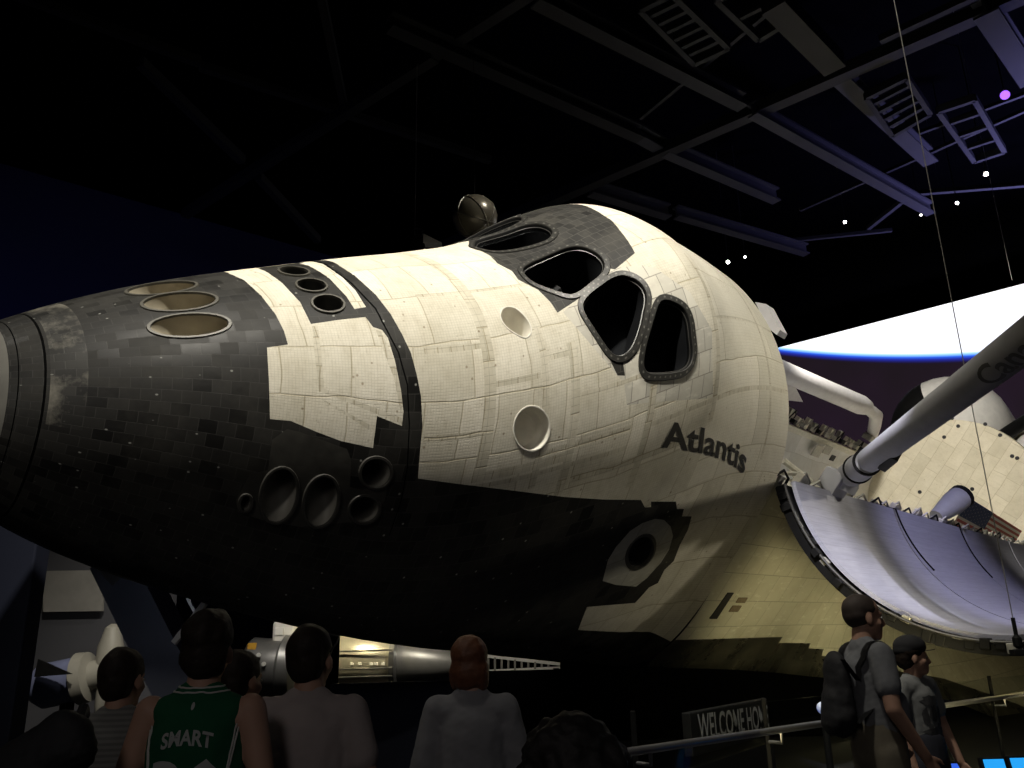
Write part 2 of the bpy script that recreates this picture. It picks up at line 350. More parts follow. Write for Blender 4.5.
def surf_n(D):
    D = np.asarray(D, float); e = 0.3
    a = surf(D + [e, 0]) - surf(D - [e, 0]); b = surf(D + [0, e]) - surf(D - [0, e])
    n = np.cross(a, b); n /= np.linalg.norm(n, axis=1)[:, None] + 1e-12
    c = surf(D) - np.stack([x_of(D[:, 0]) + 30, 0 * D[:, 0], prof('zw', x_of(D[:, 0]))], -1)
    return np.where(((n * c).sum(1) < 0)[:, None], -n, n)
def hit(px, py):
    d = ray_o(px, py); t = np.arange(120, 760, 1.0); P = CI + t[:, None] * d
    P[:, 0] = np.clip(P[:, 0], 236.6, 582); f = hullF(P)
    s = np.where((f[:-1] > 0) & (f[1:] <= 0))[0]
    if len(s) == 0: Q = P[f.argmin()]
    else:
        i = s[0]; Q = P[i] + f[i] / (f[i] - f[i + 1]) * (P[i + 1] - P[i])
    zw = prof('zw', Q[:1])[0] if False else prof('zw', np.array([Q[0]]))[0]
    return np.array([u_of(Q[0]), math.atan2(-Q[1], Q[2] - zw) * VS])
def dom(pts, closed=True, step=7.0):
    """outline seen in the photograph -> hull surface coordinates; ('d', X, phi) gives a surface point directly"""
    out = []; n = len(pts)
    for k in range(n if closed else n - 1):
        a, b = pts[k], pts[(k + 1) % n]
        if a[0] == 'd' or b[0] == 'd':
            out.append(np.array([u_of(a[1]), a[2] * VS]) if a[0] == 'd' else hit(*a)); continue
        m = max(1, int(math.hypot(b[0] - a[0], b[1] - a[1]) / step))
        for j in range(m): out.append(hit(a[0] + (b[0] - a[0]) * j / m, a[1] + (b[1] - a[1]) * j / m))
    if not closed: out.append(hit(*pts[-1]))
    return np.array(out)
def ell(cx, cy, a, b, ang=0, n=30):
    t = math.radians(ang); return [(cx + a * math.cos(q) * math.cos(t) - b * math.sin(q) * math.sin(t), cy + a * math.cos(q) * math.sin(t) + b * math.sin(q) * math.cos(t)) for q in np.linspace(0, 2 * PI, n, endpoint=False)]
def chaikin(D, it=2):
    for _ in range(it):
        N = np.roll(D, -1, 0); D = np.stack([0.75 * D + 0.25 * N, 0.25 * D + 0.75 * N], 1).reshape(-1, 2)
    return D
def resample(D, n):
    C_ = np.vstack([D, D[:1]]); s = np.concatenate([[0], np.cumsum(np.hypot(*np.diff(C_, axis=0).T))])
    t = np.linspace(0, s[-1], n, endpoint=False); return np.stack([np.interp(t, s, C_[:, 0]), np.interp(t, s, C_[:, 1])], 1)
def inflate(D, d):
    N = np.roll(D, -1, 0) - np.roll(D, 1, 0); A_ = 0.5 * np.sum(D[:, 0] * np.roll(D[:, 1], -1) - np.roll(D[:, 0], -1) * D[:, 1])
    n = np.stack([N[:, 1], -N[:, 0]], 1) * (1 if A_ > 0 else -1); n /= np.linalg.norm(n, axis=1)[:, None] + 1e-9
    return D + n * d
def mir(D): return D * [1, -1]
def mirc(D): return np.stack([D[:, 0], -np.maximum(D[:, 1], -0.5)], 1)
def inside(poly, P):
    x, y = P[:, 0], P[:, 1]; r = np.zeros(len(P), bool); n = len(poly)
    for i in range(n):
        x1, y1 = poly[i]; x2, y2 = poly[(i + 1) % n]
        if y1 == y2: continue
        c = ((y1 > y) != (y2 > y)) & (x < (x2 - x1) * (y - y1) / (y2 - y1) + x1); r ^= c
    return r

orbiter = bpy.data.objects.new('space_shuttle_orbiter', None); COL.objects.link(orbiter)
tag(orbiter, 'huge black and white winged spacecraft tilted overhead with its payload bay open', 'spacecraft')
orbiter.matrix_world = M_ORB

# ---- outlines on the hull
FRCS_WHITE = dom([(223, 271), (244, 280), (261.5, 296), (276, 315), (284, 331), (288, 344.5), (267, 347.5), (269, 381), (270, 419), (291, 421), (317, 432), (341, 441), (373, 448), (377, 416), (402, 426), (403.5, 412), (401, 390), (395, 361), (388, 338), (382, 330), (373, 327), (365.5, 317), (338, 320), (311, 324), (300, 302), (282, 283), (263, 271), (245, 265), ('d', 330, -0.35), ('d', 312, -0.35)])
FRCS_STRIP = dom([(315.7, 269), (329, 278), (346.5, 296.5), (354.5, 309), (366, 307), (355, 290), (338, 273), (320, 263), (306, 259.8), (300, 261)])
MAIN_WHITE = dom([(331.8, 261), (355, 275.7), (375.8, 294.7), (390.5, 313.8), (402, 334), (411, 353), (416.8, 375), (421, 396), (422.5, 425), (420, 452), (418, 478.5), (455, 483.5), (500, 489), (565, 497), (603, 499.5), (641, 500), (645, 507.5), (651, 507), (651, 501.6), (676, 501.6), (677, 509), (684, 509), (682, 516.4), (691.7, 516.4), (688, 529.7), (680, 545), (673.8, 561), (664.4, 570), (658, 583), (649, 587.5), (642.5, 595), (635, 603), (610, 605), (587, 607), (578, 630), (616, 632), (650, 632), ('d', 583, 2.27), ('d', 583, -0.05), ('d', 371, -0.05)])
CANOPY = dom([(490, 256), (497.4, 263.5), (512, 271), (518, 279.6), (538.4, 290), (550, 301.6), (557.4, 312.7), (580, 298), (600, 283), (606, 268), (615, 269.4), (635, 253), (628, 241), (620.4, 231), ('d', 492.3, 0.0), ('d', 436.2, 0.0)])
CANOPY_FAR = np.array([(u_of(x), p * VS) for x, p in ((436.2, 0.0), (436.6, -0.06), (437.5, -0.15), (445, -0.3), (458, -0.45), (470.5, -0.56), (484, -0.66), (500, -0.66), (501, -0.33), (500, -0.264), (495.5, -0.131), (493, -0.045), (492.3, 0.0))])
CHIN = dom([(605, 350), (617.5, 375.5), (625, 375.7), (622, 355), (612, 345)])
PALE = dom([(563, 312), (580, 298), (606, 270), (617, 268), (640, 265), (655, 268), (690, 292), (712, 330), (713, 398), (655, 402), (627, 405), (624, 383)])
HATCH = dom([(602.7, 581), (608, 560), (616, 547), (630, 531), (642.5, 523), (655, 518.8), (664, 520), (670.6, 526.6), (673, 536), (669, 550), (661, 562.5), (647, 578), (636, 586.7), (616, 585)])
def rect(X0, X1, p0, p1):
    n = max(2, int(abs(p1 - p0) / 0.05)); a = [(u_of(X0), p * VS) for p in np.linspace(p0, p1, n)]; b = [(u_of(X1), p * VS) for p in np.linspace(p1, p0, n)]; return np.array(a + b)
WORN_LIT = rect(266, 275, -1.2, 1.0)
LEDGE = dom([(268, 470), (272, 440), (287, 429), (300, 432), (347, 449), (351, 460), (350, 487), (362, 490), (378, 485), (390, 470), (385, 500), (372, 520), (300, 527), (262, 520), (238, 512), (236, 500), (250, 474)])
SEAMS = [rect(403.4, 408.4, -0.5, 1.0), rect(428.5, 431.5, 0.42, 1.08), rect(441.5, 445.5, 0.52, 1.15), rect(476, 479, 0.78, 1.22), rect(509, 512, 0.3, 1.05), rect(560, 562, 0.2, 1.3)]
for (X0, X1, p, dp) in ((380, 404, 0.46, .012), (381, 404, 0.80, .012), (408, 428, 0.62, .012), (408, 442, 0.98, .018), (431, 470, 0.94, .012), (447, 500, 1.09, .014), (384, 470, 1.02, .01), (478, 582, 0.955, .010), (446, 476, 0.74, .01), (430, 446, 0.56, .012), (384, 440, 0.2, .008), (512, 582, 0.62, .006)):
    SEAMS.append(rect(X0, X1, p - dp, p + dp))
SEAMS += [dom(q) for q in ([(312, 326), (318, 325), (324.5, 390), (319, 392)], [(319, 391), (325, 389), (402, 418), (402, 424)], [(375.5, 329.5), (381, 331.5), (397, 365), (402.5, 400), (401, 413), (394, 378)], [(322, 400), (326, 401), (370, 425), (369, 430)])]
_gl = [(309, 258.9), (326, 263.8), (352, 282.7), (376, 307.8), (399, 351.8), (408, 384), (410, 425), (408, 467), (402, 500), (390, 535)]
GAP = [dom(_gl + [(x - 1.3, y + .9) for x, y in _gl[::-1]]), rect(264.5, 265.15, -1.7, 1.9), rect(258.6, 258.9, -1.6, 1.7)]
TILE_SEAM = [dom([(150, 540), (200, 548), (260, 552), (320, 566), (320, 568.2), (260, 554.6), (200, 550.6), (150, 542.6)])]

# ---- openings
def win(px, n=72): return inflate(resample(chaikin(dom(px, step=13.0), 3), n), 0.5)
W_CENTRE = win([(523.2, 270.8), (531, 265), (567.7, 248.9), (582.4, 248), (600, 257.6), (602.9, 267.9), (598.5, 273.8), (576.5, 291.3), (567.7, 293.7), (547.2, 287), (531, 281)])
W_MID = win([(583.8, 306), (589.7, 297), (611.7, 281), (623.4, 276.7), (639.5, 284), (645.4, 295.7), (639.5, 326.5), (632.2, 347), (623.4, 354.3), (614.6, 352.9), (608.7, 347), (586.8, 314.8)])
W_SIDE = win([(660, 304.5), (665.9, 301.6), (682, 308.9), (687.8, 319), (691.6, 355.8), (687.8, 366), (679, 369.9), (655.6, 371.9), (647.4, 370.5), (644.8, 361.7), (648.3, 344)])
WINDOWS = [(W_CENTRE, 1), (W_MID, 1), (W_SIDE, 1), (mir(W_CENTRE), -1), (mir(W_MID), -1), (mir(W_SIDE), -1)]
def hole(e, n=40): return resample(dom(e, step=3.0), n)
def hole2(e, n=40): return resample(chaikin(dom(e, step=8.0), 3), n)
JETS = [  # outline, inward axis in station axes, depth in, taper, style
    (hole(ell(189.5, 325.5, 39, 10.8, -3)), (0.93, 0.0, -0.37), 17, 0.78, 'tan'),
    (hole(ell(179.5, 302, 36, 8.6, -4)), (0.93, 0.0, -0.37), 17, 0.78, 'tan'),
    (hole(ell(161.5, 288.6, 34, 5.4, -6)), (0.93, 0.0, -0.37), 17, 0.78, 'tan'),
    (hole(ell(328, 304.2, 14.8, 7.6, 5)), None, 22, 0.7, 'up'),
    (hole(ell(311.5, 286, 14.0, 5.6, 5)), None, 22, 0.7, 'up'),
    (hole(ell(294, 272, 14, 3.9, 5)), None, 22, 0.7, 'up'),
    (hole(ell(279, 495.5, 17, 27, 12)), (0.25, 0.75, 0.55), 26, 0.7, 'low'),
    (hole(ell(321, 501.5, 16, 25, 12)), (0.25, 0.75, 0.55), 26, 0.7, 'low'),
    (hole(ell(375.8, 473, 14.5, 14, 0)), None, 22, 0.72, 'low'),
    (hole(ell(364.2, 509.5, 14.2, 12.5, -10)), None, 22, 0.72, 'low'),
    (hole(ell(245.5, 503, 4.6, 7.5, 10), 20), None, 8, 0.6, 'low')]
STARS = [(hole2([(500.5, 313), (505, 307.5), (514, 307.5), (523, 315), (530, 325), (531, 333), (525.5, 338), (517, 334), (507.5, 328), (502, 321)]), 11), (hole(ell(531.7, 428.5, 17.5, 21.5, 0)), 8)]
HWIN = hole(ell(640.8, 552, 11.5, 16.5, 28))
HOLES = [inflate(w, 1.6) for w, _ in WINDOWS] + [j[0] for j in JETS] + [s[0] for s in STARS] + [HWIN]

# ---- triangulate the hull in surface coordinates with every outline as a constraint
MATS = ['black', 'worn', 'ledge', 'white', 'white2', 'wtile', 'seam', 'gap', 'cap', 'hatch', 'canopy_black']
MI = {k: i for i, k in enumerate(MATS)}
REG = [(WORN_LIT, 'worn'), (LEDGE, 'ledge'), (FRCS_WHITE, 'white'), (mirc(FRCS_WHITE), 'white'), (FRCS_STRIP, 'white'), (mirc(FRCS_STRIP), 'white'), (MAIN_WHITE, 'white'), (mirc(MAIN_WHITE), 'white')]
AFTW = rect(511, 583, -1.35, 1.35)
REG += [(AFTW, 'white2')]
REG += [(PALE, 'wtile'), (mirc(PALE), 'wtile')]
REG += [(s, 'seam') for s in SEAMS] + [(CANOPY, 'canopy_black'), (CANOPY_FAR, 'canopy_black'), (CHIN, 'canopy_black'), (mirc(CHIN), 'canopy_black'), (HATCH, 'hatch')]
REG += [(g, 'gap') for g in GAP]
u0, u1 = u_of(237.6), u_of(582)
us = np.concatenate([[u0], np.arange(u0 + 2.5, u1 - 1.5, 2.7), [u1]]); vs_ = np.linspace(-PI, PI, 215) * VS
G = np.array([(u, v) for u in us for v in vs_]); interior = (G[:, 0] > u0) & (G[:, 0] < u1) & (np.abs(G[:, 1]) < PI * VS - 0.1)
G[interior] += np.random.uniform(-0.12, 0.12, (interior.sum(), 2))
pts = [tuple(g) for g in G]; edges = []
def dense(D, st=2.5):
    o = []
    for a, b in zip(D, np.roll(D, -1, 0)):
        m_ = max(1, int(np.hypot(*(b - a)) / st)); o += [a + (b - a) * j / m_ for j in range(m_)]
    return np.array(o)
def clipu(D):
    D = D.copy(); D[:, 0] = np.clip(D[:, 0], u0, u1); return D
for D in [r[0] for r in REG] + HOLES:
    D = dense(clipu(D)); b = len(pts); n = len(D); pts += [tuple(d) for d in D]; edges += [(b + i, b + (i + 1) % n) for i in range(n)]
for Xp in (256.6,):
    for _ in (0,):
        b = len(pts); r = [(u_of(Xp), v) for v in np.linspace(-PI, PI, 120) * VS]; pts += r; edges += [(b + i, b + i + 1) for i in range(119)]
res = geometry.delaunay_2d_cdt([Vector(p) for p in pts], edges, [], 0, 1e-3)
DV = np.array([tuple(v) for v in res[0]]); DF = np.array([tuple(f) for f in res[2]])
cen = DV[DF].mean(1)
keep = np.ones(len(DF), bool)
for h in HOLES: keep &= ~inside(h, cen)
ar = np.abs(np.cross(DV[DF[:, 1]] - DV[DF[:, 0]], DV[DF[:, 2]] - DV[DF[:, 0]])); keep &= ar > 1e-7
DF, cen = DF[keep], cen[keep]
mi = np.full(len(DF), MI['black'])
black0 = None
for poly, mname in REG:
    ins = inside(clipu(poly), cen)
    if mname == 'white2': ins &= (mi == MI['white'])
    if mname in ('wtile', 'seam'): ins &= np.isin(mi, [MI['white'], MI['white2'], MI['wtile']])
    mi[ins] = MI[mname]
P3 = surf(DV); N3 = surf_n(DV)
cx = x_of(cen[:, 0])
mi[cx < 256.6] = MI['cap']
partid = np.where(cx < 256.6, 0, np.where(cx < 375.0, 1, 2))
for pid, nm in enumerate(('nose_cap', 'thruster_module', 'forward_fuselage')):
    sel = DF[partid == pid]; used, inv = np.unique(sel, return_inverse=True); sel = inv.reshape(-1, 3)
    V = L(P3[used]); Nn = N3[used]
    a, b, c = V[sel[:, 0]], V[sel[:, 1]], V[sel[:, 2]]
    flip = (np.cross(b - a, c - a) * Nn[sel].mean(1)).sum(1) < 0
    sel[flip] = sel[flip][:, ::-1]
    mm = mi[partid == pid]; um = np.unique(mm); remap = {int(k): i for i, k in enumerate(um)}
    from_arrays(nm, V, sel, [M[MATS[k]] for k in um], orbiter, [remap[int(k)] for k in mm], True, DV[used] * IN, normals=Nn)

# ---- fittings in the openings
def ring_mesh(name, rows, mats, rowmat, capmat=None, parent=orbiter, smooth=True, label=None, dots=0):
    """rows: list of (n,3) loops in station inches"""
    n = len(rows[0]); V = np.vstack([L(r) for r in rows]); F = []; m_ = []
    for k in range(len(rows) - 1):
        for i in range(n):
            j = (i + 1) % n; F.append((k * n + i, k * n + j, (k + 1) * n + j, (k + 1) * n + i)); m_.append(rowmat[k])
    if capmat is not None: F.append(tuple((len(rows) - 1) * n + i for i in range(n))); m_.append(capmat)
    o = from_arrays(name, V, F, mats, parent, m_, smooth, label=label)
    if dots:
        lay = o.data.uv_layers.new(name='UVMap'); q = 0
        for k in range(len(rows) - 1):
            for i in range(n):
                for du, dv in ((0, 0), (1, 0), (1, 1), (0, 1)): lay.data[q].uv = ((i + du) / n * dots, k + dv); q += 1
    bm = bmesh.new(); bm.from_mesh(o.data); bmesh.ops.recalc_face_normals(bm, faces=bm.faces[:]); bm.to_mesh(o.data); bm.free()
    if smooth: o.data.set_sharp_from_angle(angle=math.radians(38))
    return o
for D, ax, dep, tap, style in JETS:
    S = surf(D); N = surf_n(D); nm = N.mean(0); nm /= np.linalg.norm(nm); c = S.mean(0)
    a = -nm if ax is None else np.array(ax) / np.linalg.norm(ax)
    rim = {'tan': 1.5, 'up': 1.2, 'low': 1.3}[style]
    So = surf(inflate(D, rim)); Sm = surf(inflate(D, rim * 0.75)) + N * (0.7 if style != 'tan' else 0.45); Si = surf(inflate(D, 0.15)) + N * (0.7 if style != 'tan' else 0.45)
    rows = [So - N * 0.2, Sm, Si, S - N * 0.4]
    for t in (0.3, 0.6, 0.85, 1.0):
        k = 1 - (1 - tap) * t; rows.append(c + (S - c) * k + a * dep * t)
    mats = [M['rim'] if style == 'tan' else M['drim'], M['nozzle'] if style == 'tan' else M['rim2'], M['void']]
    if style == 'up': mats = [M['rim'], M['ledge'], M['void']]
    ring_mesh('thruster_nozzle', rows, mats, [0, 0, 0, 1, 1, 1, 1], 2)
for k, (D, dep) in enumerate(STARS):
    S = surf(D); N = surf_n(D); nm = N.mean(0); c = S.mean(0)
    rows = [surf(inflate(D, 0.7)) - N * 0.1, surf(inflate(D, 0.5)) + N * 0.25, surf(inflate(D, 0.1)) + N * 0.2, S - N * 0.4, S - nm * dep * 0.75, c + (S - c) * 0.8 - nm * dep, c + (S - c) * 0.3 - nm * dep * 1.08]
    ring_mesh('star_tracker_well', rows, [M['cup'], M['cup']], [0, 0, 0, 1, 1, 1], 1)
S = surf(HWIN); N = surf_n(HWIN); nm = N.mean(0); c = S.mean(0)
hf = ring_mesh('hatch_window', [surf(inflate(HWIN, 1.4)) - N * 0.1, surf(inflate(HWIN, 1.0)) + N * 0.4, S + N * 0.4, S - N * 1.5, c + (S - c) * 0.86 - nm * 2, c + (S - c) * 0.8 - nm * 8], [M['drim'], M['dark'], M['void']], [0, 0, 0, 1, 2], 2)
Sg = c + (S - c) * 0.88 - nm * 1.9
from_arrays('pane', L(Sg), [tuple(range(len(Sg)))], M['pane'], hf)
for D, sgn in WINDOWS:
    S = surf(D); N = surf_n(D); nm = N.mean(0); nm /= np.linalg.norm(nm); c = S.mean(0)
    lift = lambda d, h: surf(inflate(D, d)) + N * h
    rows = [lift(2.7, -0.2), lift(2.4, 0.55), lift(0.45, 0.55), lift(0.2, 0.2), lift(0.0, -1.2), lift(-0.35, -1.4), lift(-0.4, -3.0), c + (S - c) * 0.97 - nm * 6, c + (S - c) * 0.98 - nm * 22]
    fr = ring_mesh('window_frame', rows, [M['frame'], M['dark'], M['void']], [0, 0, 0, 1, 0, 1, 2, 2], 2, dots=30)
    Dp = inflate(D, -0.2); Sp = surf(Dp) - N * 1.9
    V = L(np.vstack([Sp, (Sp.mean(0) + nm * 0.3)[None]])); n = len(Sp)
    from_arrays('pane', V, [(i, (i + 1) % n, n) for i in range(n)], M['pane'], fr, smooth=True)
    # seat back and instrument hood seen dimly behind the glass
    bm = bmesh.new(); e1 = (S[len(S) // 4] - c) * 0.5
    ctr = np.array([c[0] + 14, c[1] * 0.5, c[2] - 16]); add_box(bm, L(ctr), (0.32, 0.20, 0.3), Matrix.Rotation(0.5, 3, 'Y'), 0, 0.03)
    add_box(bm, L(ctr - np.array([4, 0, 9])), (0.4, 0.36, 0.08), Matrix.Rotation(-0.3, 3, 'Y'), 0, 0.02)
    bm_obj('cockpit_seat', bm, simple('cockpit grey', (0.025, 0.023, 0.02), 0.7) if 'cg' not in M else M['cg'], fr)

# ---- ship's name on the port cheek, wrapped on the surface
def wrap_text(name, body, D0, D1, upv, bold, lift, mat, parent=orbiter):
    me = text_mesh(body, 1.0, bold); bm = bmesh.new(); bm.from_mesh(me)
    bmesh.ops.triangulate(bm, faces=bm.faces[:])
    bmesh.ops.subdivide_edges(bm, edges=[e for e in bm.edges if e.calc_length() > 0.15], cuts=2, use_grid_fill=False); bmesh.ops.triangulate(bm, faces=bm.faces[:])
    xs = [v.co.x for v in bm.verts]; ys = [v.co.y for v in bm.verts]; x0, x1 = min(xs), max(xs); h = max(ys)
    D = np.array([D0 + (D1 - D0) * ((v.co.x - x0) / (x1 - x0)) + upv * (v.co.y / h) for v in bm.verts])
    S = L(surf(D) + surf_n(D) * lift)
    for v, s in zip(bm.verts, S): v.co = s
    return bm_obj(name, bm, mat, parent)
D0, D1 = hit(661.5, 446.5), hit(743.5, 473.5); Dt = hit(673.5, 422)
wrap_text('name_lettering', 'Atlantis', D0, D1, Dt - (D0 + (D1 - D0) * 0.095), 0.022, 0.28, M['letter'])

M['glove'] = tile_mat('glossy dark wing edge', (0.03, 0.029, 0.024), (0.05, 0.048, 0.04), (0.02, 0.02, 0.018), bw=0.12, bh=0.5, rough=(0.22, 0.4), dots=0.0, wear=0.7, wearc=(0.12, 0.11, 0.085), spec=0.6)
# ---- mid fuselage with the start of the wing
def y_le(X): return np.interp(X, [582, 620, 680, 732, 806, 913, 1000, 1100, 1200, 1310], [97, 99.5, 102, 105.5, 118, 141, 165, 226, 320, 425])
def mid_section(X):
    yl = float(y_le(X)); zl = float(np.interp(X, [582, 732, 1310], [297, 290, 290])); o = []
    for z in (419, 408, 396, 380, 364, 350, 338, 330, 324, 319, 314, 310, 305, 300, 296):
        z = max(z, zl) if z > 296 else zl
        t = np.clip((342 - z) / (342 - zl), 0, 1); body = 105.5 - max(0, (320 - z)) ** 1.3 * 0.10 * np.clip((700 - X) / 118, 0, 1)
        o.append((-(body + (yl - body) * t ** 1.7), z))
    for t in (0.03, 0.08, 0.2, 0.45, 0.75, 1.0):
        zb = 271.6 if X < 1300 else 271; o.append((-yl * (1 - t), zl + (zb - zl) * (1 - (1 - min(1, t * 1.6)) ** 2.2)))
    return o
XS = list(np.linspace(582, 1310, 60)); V, Fc, mm, uv = [], [], [], []
for X in XS:
    sec = mid_section(X); full = sec + [(-y, z) for y, z in sec[::-1][1:]]; s = 0
    for k, (y, z) in enumerate(full):
        if k: s += math.hypot(y - full[k - 1][0], z - full[k - 1][1])
        V.append(L((X, y, z))); uv.append(((X) * IN, s * IN))
n = len(full); nh = len(sec)
for i in range(len(XS) - 1):
    Xm = (XS[i] + XS[i + 1]) / 2; zlim = np.interp(Xm, [582, 660, 690, 740, 840, 1000, 1040, 1310], [321, 320, 318, 315, 301, 297, 302, 302])
    for k in range(n - 1):
        Fc.append((i * n + k, i * n + k + 1, (i + 1) * n + k + 1, (i + 1) * n + k))
        kk = k if k < nh - 1 else n - 2 - k; zm = (sec[kk][1] + sec[kk + 1][1]) / 2 if kk + 1 < nh else 271
        mm.append(0 if (zm > zlim and kk < 14) else (2 if 9 <= kk <= 17 else 1))
from_arrays('mid_fuselage', V, Fc, [M['flank'], M['black'], M['glove']], orbiter, mm, True, uv)
# bulkhead closing the crew compartment at the front of the bay
ph = np.linspace(-1.75, 1.75, 60); ringp = hull_pt(np.full(60, 582.0), ph); V = [L(p + np.array([-0.3, 0, 0])) for p in ringp * np.array([1, 0.985, 1])]
from_arrays('forward_bulkhead', V, [tuple(range(60))], M['liner'], orbiter, uv=[(p[1] * IN, p[2] * IN) for p in ringp])
# dark vent and stained panels on the flank
def flank_patch(name, px, mat, y=-105.9):
    P = [at_plane(*p, 1, y) for p in px]; bm = bmesh.new(); v1 = [bm.verts.new(L(p)) for p in P]; v2 = [bm.verts.new(L(p + np.array([0, 1.2, 0]))) for p in P]
    bm.faces.new(v1); bm.faces.new(v2[::-1])
    for i in range(len(P)): bm.faces.new((v1[i], v2[i], v2[(i + 1) % len(P)], v1[(i + 1) % len(P)]))
    return bm_obj(name, bm, mat, orbiter)
flank_patch('side_vent', [(728, 593), (734, 593), (717, 619), (710, 619)], M['void'])
M['stain'] = simple('brown stained panel', (0.20, 0.15, 0.10), 0.8, 0, 0.5, 20)
flank_patch('access_panel', [(739, 598), (748, 598), (745, 603), (736, 603)], M['stain'])
flank_patch('access_panel', [(733, 606), (742, 606), (738, 612), (729, 612)], M['stain'])

# ---- payload bay
V, Fc, uv = [], [], []; na = 40
for X in np.linspace(582, 1307, 30):
    for a in np.linspace(-PI / 2, PI / 2, na):
        V.append(L((X, 97 * math.sin(a), 414 - 95 * math.cos(a)))); uv.append((X * IN, a * 95 * IN))
for i in range(29):
    for k in range(na - 1): Fc.append((i * na + k, i * na + k + 1, (i + 1) * na + k + 1, (i + 1) * na + k))
from_arrays('bay_liner', V, Fc, M['liner'], orbiter, None, True, uv)
# aft bulkhead: rounded top lip, blanket face
bm = bmesh.new(); arc = [(112 * math.sin(a), 402 + 119 * math.cos(a)) for a in np.linspace(-1.571, 1.571, 46)] + [(112, 370), (112, 318), (-112, 318), (-112, 370)]
fv = [bm.verts.new(L((1305, y, z))) for y, z in arc]; bv = [bm.verts.new(L((1314, y * 1.01, 402 + (z - 402) * 1.01))) for y, z in arc]
bm.faces.new(fv); bm.faces.new(bv[::-1])
for i in range(50): bm.faces.new((fv[i], bv[i], bv[(i + 1) % 50], fv[(i + 1) % 50]))
ab = bm_obj('aft_bulkhead', bm, M['bulk'], orbiter)
lay = ab.data.uv_layers.new(name='UVMap')
for lp in ab.data.loops:
    co = ab.data.vertices[lp.vertex_index].co; lay.data[lp.index].uv = (co.z, co.y)
for px in ((919.5, 492), (972, 489), (1017, 458), (1012, 456), (958, 426), (944, 437), (952, 418), (985, 424), (1000, 435)):
    p = at_plane(*px, 0, 1304.2); bm = bmesh.new(); add_lathe(bm, L(p), (1, 0, 0), [(0, 0.05), (0.02, 0.06)], 14); bm_obj('drain_port', bm, M['void'], ab)
for sy, nm in ((1, 'starboard'), (-1, 'port')):
    bm = bmesh.new(); add_box(bm, L((945, sy * 100.5, 416)), (725 * IN, 8 * IN, 7 * IN), None, 0, 0.02); sill = bm_obj('longeron', bm, M['mechw'], orbiter)
    for k in range(30):
        X = 590 + k * 23.5 + random.uniform(-4, 4); bm = bmesh.new()
        if sy > 0:
            hgt = random.uniform(9, 20); y = sy * 103
            add_box(bm, L((X, y, 420 + hgt / 2)), (random.uniform(.12, .35), .12, hgt * IN), Matrix.Rotation(random.uniform(-.2, .2), 3, 'Y'), 0, 0.01)
            add_box(bm, L((X + 6, y - 4, 424)), (random.uniform(.1, .3), .16, .12), Matrix.Rotation(random.uniform(-.4, .4), 3, 'Z'), 1, 0.01)
            add_tube(bm, [L((X - 6, y - 2, 420)), L((X + 2, y - 3, 420 + hgt)), L((X + 9, y - 1, 422 + hgt * .4))], 0.022, 8, 1)
        else:
            y = -103; hgt = random.uniform(3, 8)
            add_box(bm, L((X, y, 419 + hgt / 2)), (random.uniform(.1, .3), .1, hgt * IN), Matrix.Rotation(random.uniform(-.25, .25), 3, 'Y'), 0, 0.008)
            add_tube(bm, [L((X - 7, y + 1, 419)), L((X - 2, y - 1, 424 + hgt * .6)), L((X + 6, y - 2, 421 + hgt * .5)), L((X + 9, y - 1, 417))], 0.018, 8, 1)
            add_box(bm, L((X + 5, y - 4, 416)), (.18, .06, .16), Matrix.Rotation(random.uniform(-.3, .3), 3, 'X'), 0, 0.008)
        bm_obj('door_latch', bm, [M['mechw'], M['mech']] if k % 3 else [M['mech'], M['dark']], sill)
# dark equipment plates on the starboard bay wall
for px, w, h in (((817.5, 451), 11, 16), ((827.5, 450), 10, 12), ((832.5, 458), 6, 8)):
    p = at_plane(*px, 1, 88); bm = bmesh.new(); add_box(bm, L(p), (w * 0.022 * 2.2, 0.04, h * 0.022), None, 0, 0.006); bm_obj('equipment_plate', bm, M['mech'] if w > 8 else M['void'], orbiter)
for a, b, r in (((784, 461), (811, 482), .05), ((777, 473), (800, 474), .035), ((776, 478), (812, 486), .035), ((790, 470), (803, 490), .03)):
    bm = bmesh.new(); add_tube(bm, [L(at_plane(*a, 1, -70)), L(at_plane(*b, 1, -85))], r, 8); bm_obj('bay_strut', bm, M['mechw'], orbiter)

